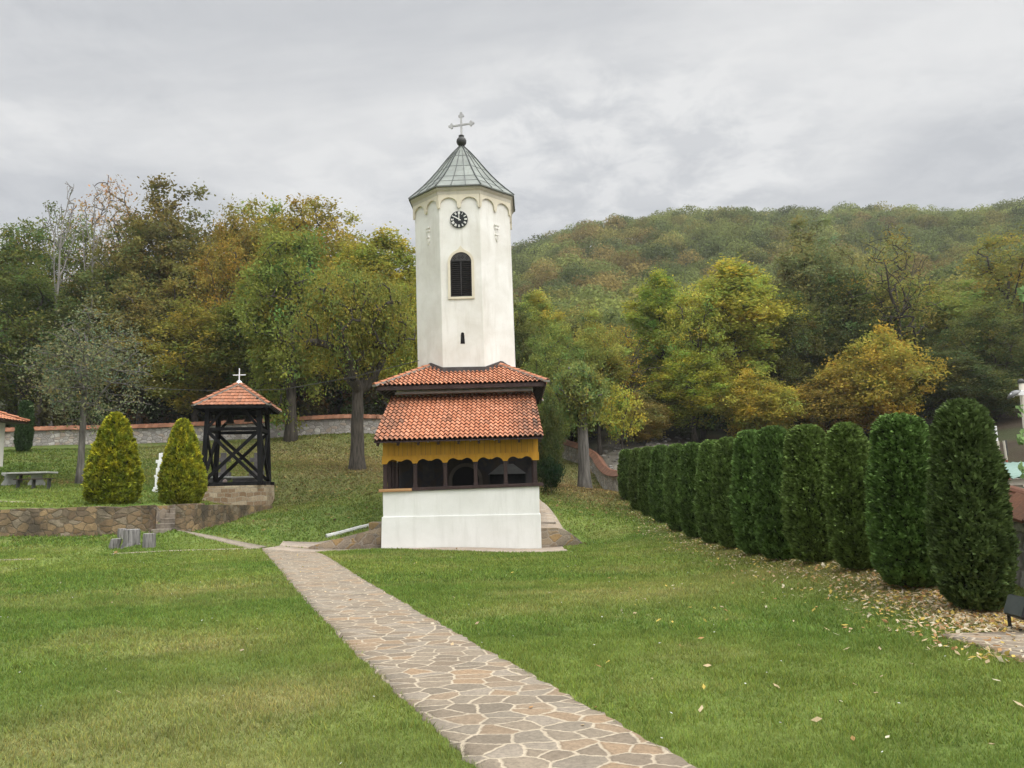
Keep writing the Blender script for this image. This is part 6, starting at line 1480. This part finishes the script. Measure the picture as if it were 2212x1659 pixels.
pw = M['cornice']; mb = MB(); mb.box((xr0 + 1.3, 11.66, zr - .07), (2.6, .05, .09)); mb.beam((xr0 + .15, 11.72, zr - .12), (xr0 + .6, 11.72, zr - .32), .05, .08); mb.build('rafter', pw, shd)
MB().box((x0 + .06, 11.93, (zr + zb_) / 2 - .05), (.08, .06, zr - zb_ - .1)).build('post', pw, shd)
# floodlight
fp = at(2197, 1335, 8.2); zg_ = float(gz(fp.x, 8.2)); fl_o = thing('floodlight', (fp.x + .1, 8.2, zg_), 'black floodlight on a stake in the fallen leaves at the foot of the hedge', 'floodlight')
xa = at(2178, 1330, 8.2).x; zc_ = at(2200, 1315, 8.2).z
rm = Matrix.Rotation(R(22), 3, 'Y')
MB().box((xa + .16, 8.2, zc_), (.17, .30, .22), rm).build('housing', plain('black_housing', (.012, .012, .013), (.025, .025, .027), 5, .45), fl_o, bevel=.015)
MB().box(Vector((xa + .16, 8.2, zc_)) + rm @ Vector((-.092, 0, 0)), (.014, .27, .19), rm).build('lens', plain('lens_glass', (.05, .06, .06), (.08, .09, .09), 3, .1), fl_o)
mb = MB()
for yy in (8.03, 8.37): mb.box((xa + .11, yy, zc_ - .12), (.035, .012, .2))
mb.box((xa + .11, 8.2, zc_ - .22), (.04, .35, .012)); mb.build('bracket', M['dark_metal'], fl_o); MB().tube([(xa + .11, 8.2, zg_ - .1), (xa + .11, 8.2, zc_ - .2)], .014, 8).build('stake', M['dark_metal'], fl_o)
# vine leaves hanging in at the right edge
rng = np.random.default_rng(9)
vn = thing('vine', (at(2225, 1000, 9).x, 9, float(gz(6.2, 9))), 'pale green vine leaves reaching in at the right edge', 'vine')
vm = MB(); pts2 = [(2260, 1300), (2245, 1100), (2235, 980), (2222, 900), (2218, 840), (2213, 700), (2210, 620)]; vm.tube([at(a, b, 8.9) for a, b in pts2], [.02, .018, .015, .012, .01, .008, .006], 6); vm.build('stem', M['bark'], vn)
C0, S0 = [], []
for a, b, k in ((2207, 628, 9), (2210, 645, 9), (2205, 885, 8), (2206, 940, 14), (2210, 952, 12), (2206, 1010, 12), (2212, 1020, 8), (2225, 800, 14), (2230, 700, 14)):
    for _ in range(k): p = at(a + rng.normal(0, 4), b + rng.normal(0, 6), 8.85 + rng.normal(0, .05)); C0.append(p[:]); S0.append(rng.uniform(.022, .045))
c_ = np.array(C0); nn_ = rand_dirs(len(c_), .6); nn_[:, 1] -= .8; nn_ /= np.linalg.norm(nn_, axis=1, keepdims=True); org = np.array(ORG[vn]); V = cards(c_ - org, nn_, np.array(S0), .8)
col = np.repeat(rng.uniform(.8, 1.3, (len(c_), 1)) * np.ones((1, 3)), 4, 0); lf = link_mesh('leaves', arr_mesh('vine_leaves', V, np.arange(len(V)).reshape(-1, 4), col), M['leaf'], vn); lf.color = (.20, .30, .12, 1)
print('SHAFT', LEAN, SXC, TX, 'zU', zU, 'zE', zE, 'zs', zs, 'slope', slope, 'verts', sum(len(m.vertices) for m in bpy.data.meshes))

# ------------------------------------------------------------------ haze
mb = MB(); mb.box((50, 300, 145), (1100, 1100, 330)); hz = mb.build('haze', None, None)
hm, hn = newmat('haze_air'); ho = hn.nodes.new('ShaderNodeOutputMaterial'); hv = hn.nodes.new('ShaderNodeVolumePrincipled')
hv.inputs['Color'].default_value = (.9, .92, .95, 1); hv.inputs['Density'].default_value = .00028; hv.inputs['Anisotropy'].default_value = .2; hn.links.new(hv.outputs[0], ho.inputs['Volume'])
hz.data.materials.append(hm); props(hz, 'thin pale haze in the air', 'haze', kind='stuff')
